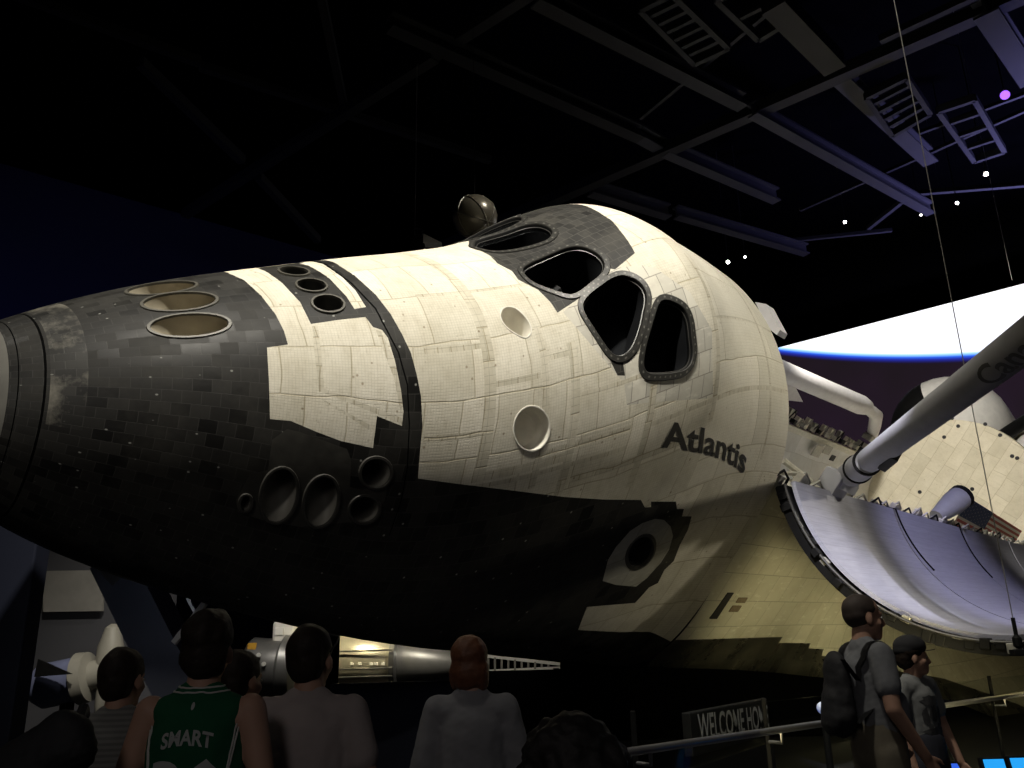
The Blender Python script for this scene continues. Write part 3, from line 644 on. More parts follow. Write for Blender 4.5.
# ---- open port door with its radiator
def door_arc(off, n=28, inset=0.0, hinge=None):
    # closed-door arc of radius 104 swung open about the sill: chord level, sagging 25.5
    ch = 130.0; sag = 25.5; r = (ch * ch / 4 + sag * sag) / (2 * sag); a0 = math.asin(ch / 2 / r); o = []
    for a in np.linspace(-a0 + (inset if hinge is None else hinge), a0 - inset, n):
        rr = r - off; o.append((-105 - ch / 2 + rr * math.sin(-a), 417 - sag + r - rr * math.cos(a)))
    return o
def shell(name, o1, o2, X0, X1, nx, mats, parent, m1=0, m2=0, edge=0):
    n = len(o1); V, Fc, mm, uv = [], [], [], []
    for X in np.linspace(X0, X1, nx):
        for o in (o1, o2):
            s = 0
            for k, (y, z) in enumerate(o):
                if k: s += math.hypot(y - o[k - 1][0], z - o[k - 1][1])
                V.append(L((X, y, z))); uv.append((X * IN, s * IN))
    for i in range(nx - 1):
        for j, m_ in ((0, m1), (1, m2)):
            for k in range(n - 1):
                a = i * 2 * n + j * n + k; Fc.append((a, a + 1, a + 1 + 2 * n, a + 2 * n)); mm.append(m_)
        for k in (0, n - 1):
            a = i * 2 * n + k; Fc.append((a, a + n, a + 3 * n, a + 2 * n)); mm.append(edge)
    for i in (0, nx - 1):
        for k in range(n - 1):
            a = i * 2 * n + k; Fc.append((a, a + 1, a + 1 + n, a + n)); mm.append(edge)
    o = from_arrays(name, V, Fc, mats, parent, mm, True, uv)
    bm = bmesh.new(); bm.from_mesh(o.data); bmesh.ops.recalc_face_normals(bm, faces=bm.faces[:]); bm.to_mesh(o.data); bm.free()
    o.data.set_sharp_from_angle(angle=math.radians(35)); return o
door = shell('payload_bay_door', door_arc(0), door_arc(4.5), 583, 1306, 14, [M['flank'], M['dark']], orbiter, 0, 1, 1)
m, nt, b = new_mat('silvered radiator')
n1 = node(nt, 'ShaderNodeTexNoise', Scale=3.0, Detail=8.0, Roughness=0.7); nt.links.new(mapping(nt, (0.6, 9, 1)), n1.inputs['Vector'])
n2 = node(nt, 'ShaderNodeTexBrick', Scale=1.0, Mortar__Size=0.004, Brick__Width=3.2, Row__Height=0.11, Color1=(0.47, 0.47, 0.53, 1), Color2=(0.40, 0.40, 0.47, 1), Mortar=(0.30, 0.30, 0.36, 1)); nt.links.new(mapping(nt), n2.inputs['Vector'])
c_ = mixc(nt, 0.5, n2.outputs['Color'], ramp(nt, n1.outputs['Fac'], [(0.35, (0.34, 0.34, 0.40)), (0.65, (0.56, 0.56, 0.63))]))
nt.links.new(c_, b.inputs['Base Color']); b.inputs['Metallic'].default_value = 0.55
rr = node(nt, 'ShaderNodeMapRange', To__Min=0.32, To__Max=0.55); nt.links.new(n1.outputs['Fac'], rr.inputs['Value']); nt.links.new(rr.outputs['Result'], b.inputs['Roughness'])
M['radiator'] = m
for X0, X1 in ((590, 752), (755, 930), (933, 1110), (1113, 1300)):
    shell('radiator_panel', door_arc(6.0, 28, 0.06, -.02), door_arc(8.2, 28, 0.06, -.02), X0, X1, 8, [M['radiator']], door)
# latches and seal strips along the door's front edge
ea = door_arc(3.0, 26)
for k in range(1, 25, 1):
    y, z = ea[k]; bm = bmesh.new(); y2, z2 = ea[k + 1]; rot = Matrix.Rotation(math.atan2(z2 - z, y2 - y), 3, 'X')
    add_box(bm, L((584 + random.uniform(-1, 2), y, z + random.uniform(-1, 2))), (random.uniform(.06, .16), .1, random.uniform(.07, .15)), rot, 0, 0.01); bm_obj('edge_latch', bm, M['dark'] if k % 4 else M['mech'], door)
bm = bmesh.new(); add_tube(bm, [L((582.2, y, z)) for y, z in door_arc(5.6, 40)], 0.018, 8); bm_obj('edge_seal', bm, M['drim'], door)
for X in (762, 928):   # hoses bridging the radiator panels
    bm = bmesh.new(); aa = door_arc(8.7, 30, 0.06, -.02)[:11]; add_tube(bm, [L((X - 8, -99, 424)), L((X - 9, -106, 423))] + [L((X - 6 + k * .9, y, z)) for k, (y, z) in enumerate(aa)], 0.014, 8); bm_obj('coolant_hose', bm, M['dark'], door)

# ---- manipulator arm on the port sill
def pt(px, py, Yd):    # station point along a pixel ray at camera distance Yd metres
    return CI + ray_o(px, py) * (Yd / IN)
sh = pt(849, 476, 13.2); el = pt(1082, 298, 7.4)
bm = bmesh.new(); add_box(bm, L(sh + np.array([-2, 4, -10])), (.5, .3, .5), None, 0, 0.04); add_lathe(bm, L(sh + np.array([0, 0, -8])), (0, 0, 1), [(0, .2), (.12, .2), (.2, .16), (.3, .16)], 20); arm = bm_obj('manipulator_arm', bm, M['arm'], orbiter, True)
d = (el - sh) / np.linalg.norm(el - sh)
bm = bmesh.new(); add_lathe(bm, L(sh - d * 6), d, [(0, .08), (.03, .14), (.12, .18), (.42, .18), (.5, .15), (.62, .15), (.64, .185), (1.0, .185), (1.1, .155)], 24); bm_obj('shoulder_joint', bm, M['arm'], arm, True)
bm = bmesh.new(); add_lathe(bm, L(sh + d * 36), d, [(0, .19), (.03, .19)], 24); bm_obj('joint_band', bm, M['dark'], arm, True); bm = bmesh.new(); add_lathe(bm, L(sh + d * 18), d, [(0, .205), (.035, .205)], 24); bm_obj('joint_band', bm, M['dark'], arm, True)
ln = np.linalg.norm(el - sh) * IN
bm = bmesh.new(); add_lathe(bm, L(sh + d * 40), d, [(0, .15), (.05, .163), (ln * .5, .165), (ln - 1.3, .165), (ln - 1.2, .155)], 28); boom = bm_obj('upper_boom', bm, M['arm'], arm, True)
bm = bmesh.new(); add_lathe(bm, L(el - d * 6), d, [(0, .17), (.04, .2), (.5, .2), (.6, .15)], 24); add_ball(bm, L(el + d * 20), .19, 18); bm_obj('elbow_joint', bm, M['arm'], arm, True)
q = pt(905, 448, 11.6); bm = bmesh.new(); add_beam(bm, L(q + d * -8 + np.array([0, 3, -9])), L(q + d * 9 + np.array([0, 3, -7])), .1, .2); bm_obj('cable_guide', bm, M['dark'], arm)
# country name around the boom
me = text_mesh('Canada', 1.0, 0.018); bm = bmesh.new(); bm.from_mesh(me); bmesh.ops.triangulate(bm, faces=bm.faces[:])
bmesh.ops.subdivide_edges(bm, edges=[e for e in bm.edges if e.calc_length() > .12], cuts=2); bmesh.ops.triangulate(bm, faces=bm.faces[:])
dv = Vector(d); view = -Vector(ray_o(985, 385)); vd = (view - dv * view.dot(dv)).normalized(); vu = vd.cross(dv).normalized()
if vu.z < 0 and False: vu = -vu
p0 = None
tt = np.linspace(0, 260, 400); ax = np.array([sh + d * t for t in tt]); cam = (RO @ ((ax - CI) * IN).T).T; pxs = 512 + FPX * cam[:, 0] / cam[:, 2]
t0 = float(np.interp(991, pxs, tt)) * IN
vt = -vu if (RO @ np.array(vu))[1] > 0 else vu      # towards the top of the letters
for v in bm.verts:
    x, y = v.co.x, v.co.y; s = 0.30; ang = (y * s - 0.15) / .167
    v.co = Vector(L(sh)) + dv * (t0 + x * s * 1.55) + (vd * math.cos(ang) + vt * math.sin(ang)) * .168
bm_obj('boom_lettering', bm, M['letter'], arm)

# white boom lying over the starboard sill and its elbow post
a, b_ = at_plane(770, 366, 1, 104), at_plane(868, 408, 1, 104); e_ = at_plane(877, 416, 1, 104); f_ = at_plane(872, 436, 1, 104)
dd = (b_ - a) / np.linalg.norm(b_ - a); ln = np.linalg.norm(b_ - a) * IN
bm = bmesh.new(); add_lathe(bm, L(a), dd, [(0, .26), (ln * .45, .27), (ln * .9, .29), (ln * .97, .24), (ln, .15)], 24); sb = bm_obj('sensor_boom', bm, M['armw'], orbiter, True)
bm = bmesh.new(); add_tube(bm, [L(b_ - dd * 3), L(e_ - np.array([3, 0, 0])), L((e_ + f_) / 2), L(f_)], [.17, .2, .19, .16], 16); bm_obj('boom_elbow', bm, M['armw'], sb, True)
bm = bmesh.new(); add_box(bm, L(f_ + np.array([-2, 0, -3])), (.6, .3, .2), None, 0, .02); bm_obj('boom_cradle', bm, M['mech'], sb)
# pale radiator corner beyond the cabin
P = [at_plane(*p, 1, 112) for p in ((784, 384), (794, 384), (803, 402), (784, 400))]; bm = bmesh.new()
v1 = [bm.verts.new(L(p)) for p in P]; v2 = [bm.verts.new(L(p + np.array([3, 4, 0]))) for p in P]; bm.faces.new(v1); bm.faces.new(v2[::-1])
for i in range(4): bm.faces.new((v1[i], v2[i], v2[(i + 1) % 4], v1[(i + 1) % 4]))
bm_obj('starboard_fairing', bm, M['armw'], orbiter)
# folded antenna panel on the cabin shoulder
P = [at_plane(*p, 0, 590) for p in ((755, 302), (766, 304), (780, 330), (777, 335), (768, 328))]; bm = bmesh.new()
v1 = [bm.verts.new(L(p)) for p in P]; v2 = [bm.verts.new(L(p + np.array([10, 0, 0]))) for p in P]; bm.faces.new(v1); bm.faces.new(v2[::-1])
for i in range(5): bm.faces.new((v1[i], v2[i], v2[(i + 1) % 5], v1[(i + 1) % 5]))
bm_obj('antenna_bracket', bm, M['armw'], orbiter)

# ---- aft pods and fin
def pod(sy, c, r, ax):
    V, Fc, mm = [], [], []; nu_, nv = 32, 24
    for i in range(nv + 1):
        t = i / nv; x = -1 + 2.6 * t; rad = math.sqrt(max(0, 1 - min(x, 0) ** 2)) * (1 if x < 0 else 1 - 0.08 * x)
        for k in range(nu_):
            a = 2 * PI * k / nu_; V.append(L(c + np.array([x * ax, sy * r[0] * rad * math.cos(a), r[1] * rad * math.sin(a)])))
    for i in range(nv):
        for k in range(nu_):
            a = 2 * PI * (k + .5) / nu_; x = -1 + 2.6 * (i + .5) / nv; ca, sa = math.cos(a), math.sin(a)
            Fc.append((i * nu_ + k, i * nu_ + (k + 1) % nu_, (i + 1) * nu_ + (k + 1) % nu_, (i + 1) * nu_ + k))
            mm.append(1 if (ca > 0.86 and x < -0.15) or (0.02 < sa < 0.2 and ca > 0 and x < 0) else 0)
    return from_arrays('engine_pod', V, Fc, [M['podw'], M['dark']], orbiter, mm, True)
c0 = at_plane(951, 432, 0, 1392); pod(1, c0, (74, 74), 76)
pod(-1, c0 * np.array([1, -1, 1]), (74, 74), 76)
bm = bmesh.new(); side = [(1318, 505), (1405, 560), (1590, 815), (1700, 815), (1640, 540), (1640, 500)]
v1 = [bm.verts.new(L((x, -9 if i in (1, 4, 5) else -2, z))) for i, (x, z) in enumerate(side)]; v2 = [bm.verts.new(L((x, 9 if i in (1, 4, 5) else 2, z))) for i, (x, z) in enumerate(side)]
bm.faces.new(v1); bm.faces.new(v2[::-1])
for i in range(6): bm.faces.new((v1[i], v2[i], v2[(i + 1) % 6], v1[(i + 1) % 6]))
fin = bm_obj('tail_fin', bm, M['podw'], orbiter)
bm = bmesh.new(); add_tube(bm, [L((1316, 0, 506)), L((1404, 0, 562)), L((1588, 0, 816))], [.22, .2, .12], 12); bm_obj('leading_edge_shade', bm, M['dark'], fin, True)  # shadow along the fin's front edge, put in as a dark tube

# ---- flag panel and rest pedestal by the port sill
fa, fb, fc_ = at_plane(969, 497.5, 1, -82), at_plane(1022, 531, 1, -82), at_plane(951, 531, 1, -82)
ex, ey = fb - fa, fc_ - fa; nn = np.cross(ex, ey); nn /= np.linalg.norm(nn)
if nn[1] > 0: nn = -nn
FM = [simple('flag red', (0.5, 0.10, 0.08), .7), simple('flag white', (0.8, 0.76, 0.7), .7), simple('flag blue', (0.035, 0.06, 0.16), .7)]
bm = bmesh.new()
def quad(u0_, u1_, w0, w1, h, mi_):
    f = bm.faces.new([bm.verts.new(L(fa + ex * u + ey * w + nn * h)) for u, w in ((u0_, w0), (u1_, w0), (u1_, w1), (u0_, w1))]); f.material_index = mi_
quad(0, 1, 0, 1, -1.2, 1)
for k in range(13): quad(0 if k > 6 else 0.4, 1, k / 13, (k + 1) / 13, 0, k % 2)
quad(0, .4, 0, 7 / 13, 0, 2)
for (u, w) in ((0, 0), (1, 0)): pass
flag = bm_obj('flag_panel', bm, FM, orbiter)
bm = bmesh.new()
for r_ in range(9):
    for k in range(6 if r_ % 2 == 0 else 5):
        u = .4 * ((k + (.5 if r_ % 2 == 0 else 1.0)) / 6); w = (7 / 13) * ((r_ + .7) / 9.4); pv = []
        for j in range(10):
            rr = (0.9 if j % 2 == 0 else 0.38); pv.append(bm.verts.new(L(fa + ex * u + ey * w + nn * .15 + rr * (ex / np.linalg.norm(ex) * math.sin(j * PI / 5) - ey / np.linalg.norm(ey) * math.cos(j * PI / 5)))))
        bm.faces.new(pv)
bm_obj('flag_stars', bm, FM[1], flag)
p1, p2 = at_plane(936, 517, 1, -98), at_plane(961, 497, 1, -98); dd = (p2 - p1) / np.linalg.norm(p2 - p1); ln = np.linalg.norm(p2 - p1) * IN
bm = bmesh.new(); add_lathe(bm, L(p1), dd, [(0, .14), (ln * .7, .24), (ln, .24)], 18); rp = bm_obj('rest_pedestal', bm, M['arm'], orbiter, True)
bm = bmesh.new(); add_lathe(bm, L(p2), dd, [(-.06, .25), (.05, .25), (.06, .2)], 18); bm_obj('end_collar', bm, M['dark'], rp, True)

# ------------------------------------------------------------------ the hall
def slab(name, lo, hi, mat):
    bm = bmesh.new(); add_box(bm, [(a + b) / 2 for a, b in zip(lo, hi)], [b - a for a, b in zip(lo, hi)]); return struct(bm_obj(name, bm, mat))
def ground0(p): return Vector((p.x, p.y, 0))
M['carpet'] = simple('dark carpet', (0.02, 0.02, 0.024), 0.9, 0, 0.4, 40, 0.2, 0.2)
M['navy'] = simple('navy wall', (0.028, 0.03, 0.085), 0.85, 0, 0.25, 0.3, 0, 0.1)
M['ceil'] = simple('black ceiling', (0.0014, 0.0014, 0.0017), 1.0, 0, 0.4, 1.0, 0, 0.0)
M['beam'] = simple('painted steel beam', (0.036, 0.036, 0.04), 0.6, 0, 0.2, 2)
M['beamd'] = simple('dark steel beam', (0.011, 0.011, 0.011), 0.6, 0, 0.3, 2)
slab('floor', (-32, -7, -0.3), (48, 62, 0), M['carpet'])
slab('ceiling', (-32, -7, 19), (48, 62, 19.3), M['ceil'])
slab('wall_back', (-32, 62, 0), (48, 62.3, 19), M['ceil'])
slab('wall_left', (-32.3, -7, 0), (-32, 62, 19), M['navy'])
slab('wall_right', (48, -7, 0), (48.3, 62, 19), M['ceil'])
slab('wall_front', (-32, -7.3, 0), (48, -7, 19), M['ceil'])

WA_, WB_ = at_depth(-90, 142, 19), at_depth(500, 262, 36)
bm = bmesh.new(); add_beam(bm, (WA_ + ground0(WA_)) / 2, (WB_ + ground0(WB_)) / 2, .3, WA_.z, 0, (0, 0, 1)); struct(bm_obj('wall_inner', bm, M['navy']))
def beam(a, b, z, w, h, mat='beam', kind='i'):
    bm = bmesh.new(); A, B = at_height(*a, z), at_height(*b, z)
    (add_ibeam if kind == 'i' else add_beam)(bm, A, B, w, h); return struct(bm_obj('ceiling_beam', bm, M[mat]))
Z = 15.0
for a, b, w, h, m_, k in (
    ((1060, -22), (150, 375), .34, .3, 'beamd', 'b'), ((836, 72), (930, 159), .42, .3, 'beam', 'i'), ((752, 109), (930, 209), .30, .35, 'beam', 'i'),
    ((665, 148), (776, 196), .32, .4, 'beam', 'i'), ((390, 22), (640, 134), .34, .35, 'beamd', 'i'), ((640, 134), (668, 150), .34, .35, 'beam', 'i'),
    ((535, -4), (742, 102), .34, .35, 'beamd', 'i'), ((984, 6), (1030, 76), .5, .4, 'beam', 'i'), ((590, 188), (668, 212), .34, .4, 'beam', 'i'), ((676, 212), (806, 250), .3, .35, 'beam', 'i'),
    ((775, 242), (892, 230), .12, .12, 'beam', 'b'), ((868, 228), (906, 198), .14, .14, 'beam', 'b'), ((905, 194), (1030, 184), .14, .14, 'beam', 'b'), ((800, 210), (1030, 108), .1, .1, 'beamd', 'b'),
    ((140, 62), (242, 160), .22, .25, 'beamd', 'b'), ((258, 176), (318, 240), .22, .25, 'beamd', 'b'), ((530, -8), (345, 112), .26, .25, 'beamd', 'b'), ((435, 56), (185, 214), .26, .25, 'beamd', 'b'), ((200, 66), (490, 160), .2, .2, 'beamd', 'b'), ((0, -12), (200, 62), .2, .2, 'beamd', 'b'),
    ((320, -10), (345, 110), .18, .2, 'beamd', 'b'), ((640, 118), (790, -6), .1, .1, 'beamd', 'b'), ((880, 40), (1030, -30), .16, .16, 'beamd', 'b'), ((905, 138), (1030, 92), .1, .1, 'beamd', 'b')):
    beam(a, b, Z + random.uniform(-.4, .4), w, h, m_, k)
# catwalk sections hung below the roof
def catwalk(c, n, label, mat='beam'):
    P = [at_height(*q, Z - .6) for q in c]; t = thing('catwalk', label, 'catwalk', (P[0] + P[2]) / 2, 'catwalk frames under the ceiling'); o = (P[0] + P[2]) / 2
    for i in range(4):
        bm = bmesh.new(); add_beam(bm, P[i] - o, P[(i + 1) % 4] - o, .12, .2); bm_obj('side_rail', bm, M[mat], t)
    for k in range(1, n):
        f = k / n; bm = bmesh.new(); add_beam(bm, P[0].lerp(P[3], f) - o, P[1].lerp(P[2], f) - o, .1, .12); bm_obj('rung', bm, M[mat], t)
catwalk([(640, 8), (672, -8), (728, 46), (694, 62)], 7, 'catwalk frame with close rungs at the top of the ceiling centre', 'beamd')
catwalk([(938, 110), (974, 98), (1004, 150), (974, 160)], 4, 'bluish catwalk frame below the violet stage light')
catwalk([(716, -2), (768, -24), (800, 12), (758, 38)], 2, 'wide open ceiling frame left of the ventilation duct', 'beamd')
catwalk([(866, 96), (906, 76), (930, 112), (892, 134)], 5, 'dark lamp frame behind the near white suspension cable', 'beamd')
bm = bmesh.new(); add_beam(bm, at_height(772, 0, Z - 1), at_height(834, 64, Z - 1), .5, .4); du = bm_obj('ventilation_duct', bm, M['beamd']); struct(du)

# stage lights
M['lampwhite'] = emis('lit white lens', (1, 0.96, 0.88), 14); M['lampviolet'] = emis('lit violet lens', (0.30, 0.10, 1.0), 2.2); M['lampdim'] = emis('dim white lens', (1, .95, .85), 5)
def stage_light(px, py, z, r, mat, label, group=None):
    r *= .68
    p = at_height(px, py, z); t = thing('stage_light', label, 'light', p, group)
    d = (Vector(EYE) - p); d.z -= 2; d.normalize()
    bm = bmesh.new(); add_lathe(bm, -d * r * 3.2, d, [(0, r * .7), (r * .6, r * 1.05), (r * 3.2, r * 1.1), (r * 3.25, r * .95)], 18); bm_obj('lamp_housing', bm, M['dark'], t, True)
    bm = bmesh.new(); add_lathe(bm, d * r * .06, d, [(0, r * .92), (r * .15, r * .6)], 18); bm_obj('lens', bm, M[mat], t)
    bm = bmesh.new(); add_beam(bm, -d * r * 1.6 + Vector((0, 0, r)), -d * r * 1.6 + Vector((0, 0, 19.0 - p.z + d.z * r * 1.6)), .022, .022); bm_obj('bracket', bm, M['beamd'], t)
stage_light(1005, 95, Z - .9, .17, 'lampviolet', 'bright violet stage light at the upper right of the ceiling')
for (px, py, r, lb) in ((728, 262, .10, 'small white ceiling spotlight just above the cabin roof line, left one of a pair'), (745, 257, .07, 'faint white ceiling spotlight just right of the one above the cabin roof'), (845, 222, .08, 'small white spotlight at the foot of the diagonal ceiling brace'), (921, 215, .06, 'faint small spotlight right of the diagonal ceiling brace'), (957, 203, .08, 'small white spotlight under the thin ceiling truss, middle of three'), (986, 174, .10, 'white spotlight below the bluish catwalk frame')):
    stage_light(px, py, Z - .5, r, 'lampwhite' if r > .065 else 'lampdim', lb, 'white ceiling spotlights')

# projection screen with a bright planet limb
SR = at_depth(1024, 283.5, 37.0); dl = ray_w(779, 347.5); SL = Vector(EYE + dl * ((SR.z - EYE[2]) / dl[2]))
ex = (SR - SL).normalized(); exh = ex; S0 = SL - ex * 9; S1 = SR + ex * 5
def on_screen(px, py):
    d = Vector(ray_w(px, py)); nrm = exh.cross(Vector((0, 0, 1))); t = (SL - Vector(EYE)).dot(nrm) / d.dot(nrm); p = Vector(EYE) + d * t
    return (p - SL).dot(exh), SR.z - p.z
lim = [on_screen(*q) for q in ((790, 351.5), (860, 356.5), (920, 357.5), (970, 356), (1024, 352))]
cf = np.polyfit([a for a, _ in lim], [b for _, b in lim], 2)
m, nt, b = new_mat('projected planet limb'); tc = node(nt, 'ShaderNodeTexCoord'); sp = node(nt, 'ShaderNodeSeparateXYZ'); nt.links.new(tc.outputs['UV'], sp.inputs[0])
def math_(op, a, b_=None):
    n = node(nt, 'ShaderNodeMath', _operation=op)
    for i, v in enumerate((a, b_)):
        if v is None: continue
        if hasattr(v, 'links'): nt.links.new(v, n.inputs[i])
        else: n.inputs[i].default_value = v
    return n.outputs[0]
xx = sp.outputs[0]; limb = math_('ADD', math_('MULTIPLY', math_('ADD', math_('MULTIPLY', xx, float(cf[0])), float(cf[1])), xx), float(cf[2]))
dd_ = math_('SUBTRACT', sp.outputs[1], limb)          # metres below the limb
mr = node(nt, 'ShaderNodeMapRange'); nt.links.new(dd_, mr.inputs['Value']); mr.inputs['From Min'].default_value = -1.0; mr.inputs['From Max'].default_value = 1.0
nz = node(nt, 'ShaderNodeTexNoise', Scale=0.12, Detail=3.0); nt.links.new(tc.outputs['UV'], nz.inputs['Vector'])
space = ramp(nt, nz.outputs['Fac'], [(0.35, (0.013, 0.009, 0.012)), (0.65, (0.019, 0.010, 0.021))])
col = ramp(nt, mr.outputs['Result'], [(0.0, (1.3, 1.3, 1.4)), (0.38, (1.2, 1.25, 1.4)), (0.44, (0.35, 0.75, 1.4)), (0.50, (0.03, 0.13, 0.9)), (0.555, (0.02, 0.03, 0.4)), (0.66, (0.012, 0.008, 0.03))])
fs = node(nt, 'ShaderNodeMapRange'); nt.links.new(mr.outputs['Result'], fs.inputs['Value']); fs.inputs['From Min'].default_value = 0.56; fs.inputs['From Max'].default_value = 0.7
nt.links.new(mixc(nt, fs.outputs['Result'], col, space), b.inputs['Emission Color']); b.inputs['Emission Strength'].default_value = 1.0; b.inputs['Base Color'].default_value = (.01, .01, .01, 1); b.inputs['Specular IOR Level'].default_value = 0
tot = (S1 - S0).length; hgt = SR.z - 0.02
t = thing('projection_screen', 'giant projection screen behind the spacecraft showing a white planet edge with a blue rim', 'screen', ((S0.x + S1.x) / 2, (S0.y + S1.y) / 2, 0))
o0 = t.location; nb = exh.cross(Vector((0, 0, 1)))
if nb.y < 0: nb = -nb
V = []
for q, zz in ((S0, SR.z), (S1, SR.z), (S1, .02), (S0, .02)): V.append(Vector((q.x, q.y, zz)) - o0)
from_arrays('screen_surface', V, [(0, 1, 2, 3)], m, t, uv=[(-9, 0), (tot - 9, 0), (tot - 9, hgt), (-9, hgt)])
bm = bmesh.new(); add_beam(bm, (V[0] + V[3]) / 2 + nb * .2, (V[1] + V[2]) / 2 + nb * .2, .3, hgt, 0, (0, 0, 1)); bm_obj('screen_backing', bm, M['ceil'], t)

# suspension cables
DP = Vector(to_world(at_plane(1017, 640, 2, 412) if False else CI + ray_o(1017, 640) * (10.4 / IN)))
def cable(p, z1, r, label, rig=None, name='suspension_cable'):
    t = thing(name, label, 'cable', p); bm = bmesh.new(); add_tube(bm, [Vector((0, 0, 0)), Vector((0, 0, z1 - p.z))], r, 6); bm_obj('wire', bm, M['wire'], t)
    if rig:
        bm = bmesh.new(); add_lathe(bm, (0, 0, -.08), (0, 0, 1), [(0, .02), (.02, .045), (.1, .045), (.13, .02), (.3, .02)], 10); add_box(bm, (0, 0, -.12), (.16, .1, .06), None, 0, .01); bm_obj('turnbuckle', bm, M['dark'], t)
    return t
cable(DP, 19, .0065, 'thin white suspension cable hooked to the open bay door edge', True)
cable(at_depth(1012, 280, 20), 19, .007, 'faint far suspension cable against the dark at the right')
cable(at_depth(415, 228, 16), 14.2, .006, 'thin cable dropping to the small rig left of the metal sphere')
cable(at_depth(940, 190, 24), 19, .004, 'second faint cable hanging right of the near white cable')

# metal sphere and rig beyond the nose
p = at_depth(475, 217, 14.5); t = thing('metal_sphere', 'dark metal sphere with ribbed seams behind the windshield', 'sphere', p); r = .425
bm = bmesh.new(); add_ball(bm, (0, 0, 0), r, 40); bm_obj('shell', bm, simple('dark polished metal', (.16, .145, .11), .3, .35, .5, 3, .05), t, True)
for k, (rx, ry) in enumerate(((.5, .3), (1.2, -.5), (-.35, .9), (1.7, .8))):
    bm = bmesh.new(); Rm = Matrix.Rotation(rx, 3, 'X') @ Matrix.Rotation(ry, 3, 'Y'); add_tube(bm, [Rm @ Vector((r * 1.005 * math.cos(a), r * 1.005 * math.sin(a), 0)) for a in np.linspace(0, 2 * PI, 49)], .011, 6, 0, False); bm_obj('seam_band', bm, M['metal'], t, True)
bm = bmesh.new(); add_tube(bm, [Vector((0, 0, r)), Vector((0, 0, 18.98 - p.z))], .006, 6); bm_obj('wire', bm, M['dark'], t)
for q in ((.16, -.1, .38), (.36, -.2, .1)):
    bm = bmesh.new(); add_ball(bm, q, .02, 8); bm_obj('stud', bm, M['metal'], t, True)
p = at_depth(418, 240, 16); t = thing('lighting_rig', 'small hanging rig with a white plate left of the metal sphere', 'rig', p)
bm = bmesh.new()
for a, b_ in (((-.07, 0, .12), (.09, 0, .10)), ((.09, 0, .10), (.09, 0, .25)), ((.09, 0, .25), (-.07, 0, .27)), ((-.07, 0, .27), (-.07, 0, .12))): add_beam(bm, a, b_, .02, .02)
bm_obj('rig_frame', bm, M['steel'], t); bm = bmesh.new(); add_box(bm, (0, 0, -.1), (.3, .2, .35), None, 0, .03); bm_obj('rig_body', bm, M['dark'], t)
bm = bmesh.new(); vs1 = [bm.verts.new(v) for v in ((.12, -.1, -.12), (.12, -.1, .1), (.5, -.1, -.12))]; vs2 = [bm.verts.new(v) for v in ((.12, .1, -.12), (.12, .1, .1), (.5, .1, -.12))]
bm.faces.new(vs1); bm.faces.new(vs2[::-1])
for i in range(3): bm.faces.new((vs1[i], vs2[i], vs2[(i + 1) % 3], vs1[(i + 1) % 3]))
bm_obj('white_plate', bm, M['armw'], t)

# ------------------------------------------------------------------ exhibits under the nose
def px_box(name, px, Yd, thick, mat, label=None, cat=None, parent=None, off=None):
    """upright panel seen as a pixel quad, standing at one distance"""
    P = [at_depth(*q, Yd) for q in px]; o = off or Vector((0, 0, 0)); bm = bmesh.new(); v1 = [bm.verts.new(q - o) for q in P]; v2 = [bm.verts.new(q - o + Vector((0, thick, 0))) for q in P]
    bm.faces.new(v1); bm.faces.new(v2[::-1])
    for i in range(len(P)): bm.faces.new((v1[i], v2[i], v2[(i + 1) % len(P)], v1[(i + 1) % len(P)]))
    ob = bm_obj(name, bm, mat, parent)
    if label: tag(ob, label, cat)
    return ob
M['bluewall'] = simple('deep blue partition', (0.011, 0.015, 0.036), .8, 0, .3, .8)
M['greywall'] = simple('grey display wall', (0.06, 0.06, 0.068), .8, 0, .2, 1.5)
M['parch'] = simple('pale grey panel', (0.22, 0.21, 0.19), .8, 0, .2, 6)
def ground(p): return Vector((p.x, p.y, 0))
def wall_piece(name, x0, x1, ytop, Yd, thick, mat, label, cat):
    a, b_ = at_depth(x0, ytop, Yd), at_depth(x1, ytop, Yd); bm = bmesh.new()
    add_box(bm, ((a.x + b_.x) / 2, Yd + thick / 2, a.z / 2), (abs(b_.x - a.x), thick, a.z), None, 0, .02); return tag(bm_obj(name, bm, mat), label, cat)
wall_piece('partition', -70, 43, 500, 9.5, .3, M['bluewall'], 'tall deep blue partition at the far left edge', 'partition')
wall_piece('display_wall', 38, 175, 540, 13.0, .3, M['greywall'], 'dark grey display wall behind the station model at left', 'wall panel')
px_box('info_panel', [(43, 571), (103, 570), (102, 611), (43, 612)], 12.9, .06, M['parch'], 'pale blank rectangular panel high on the grey display wall', 'panel')
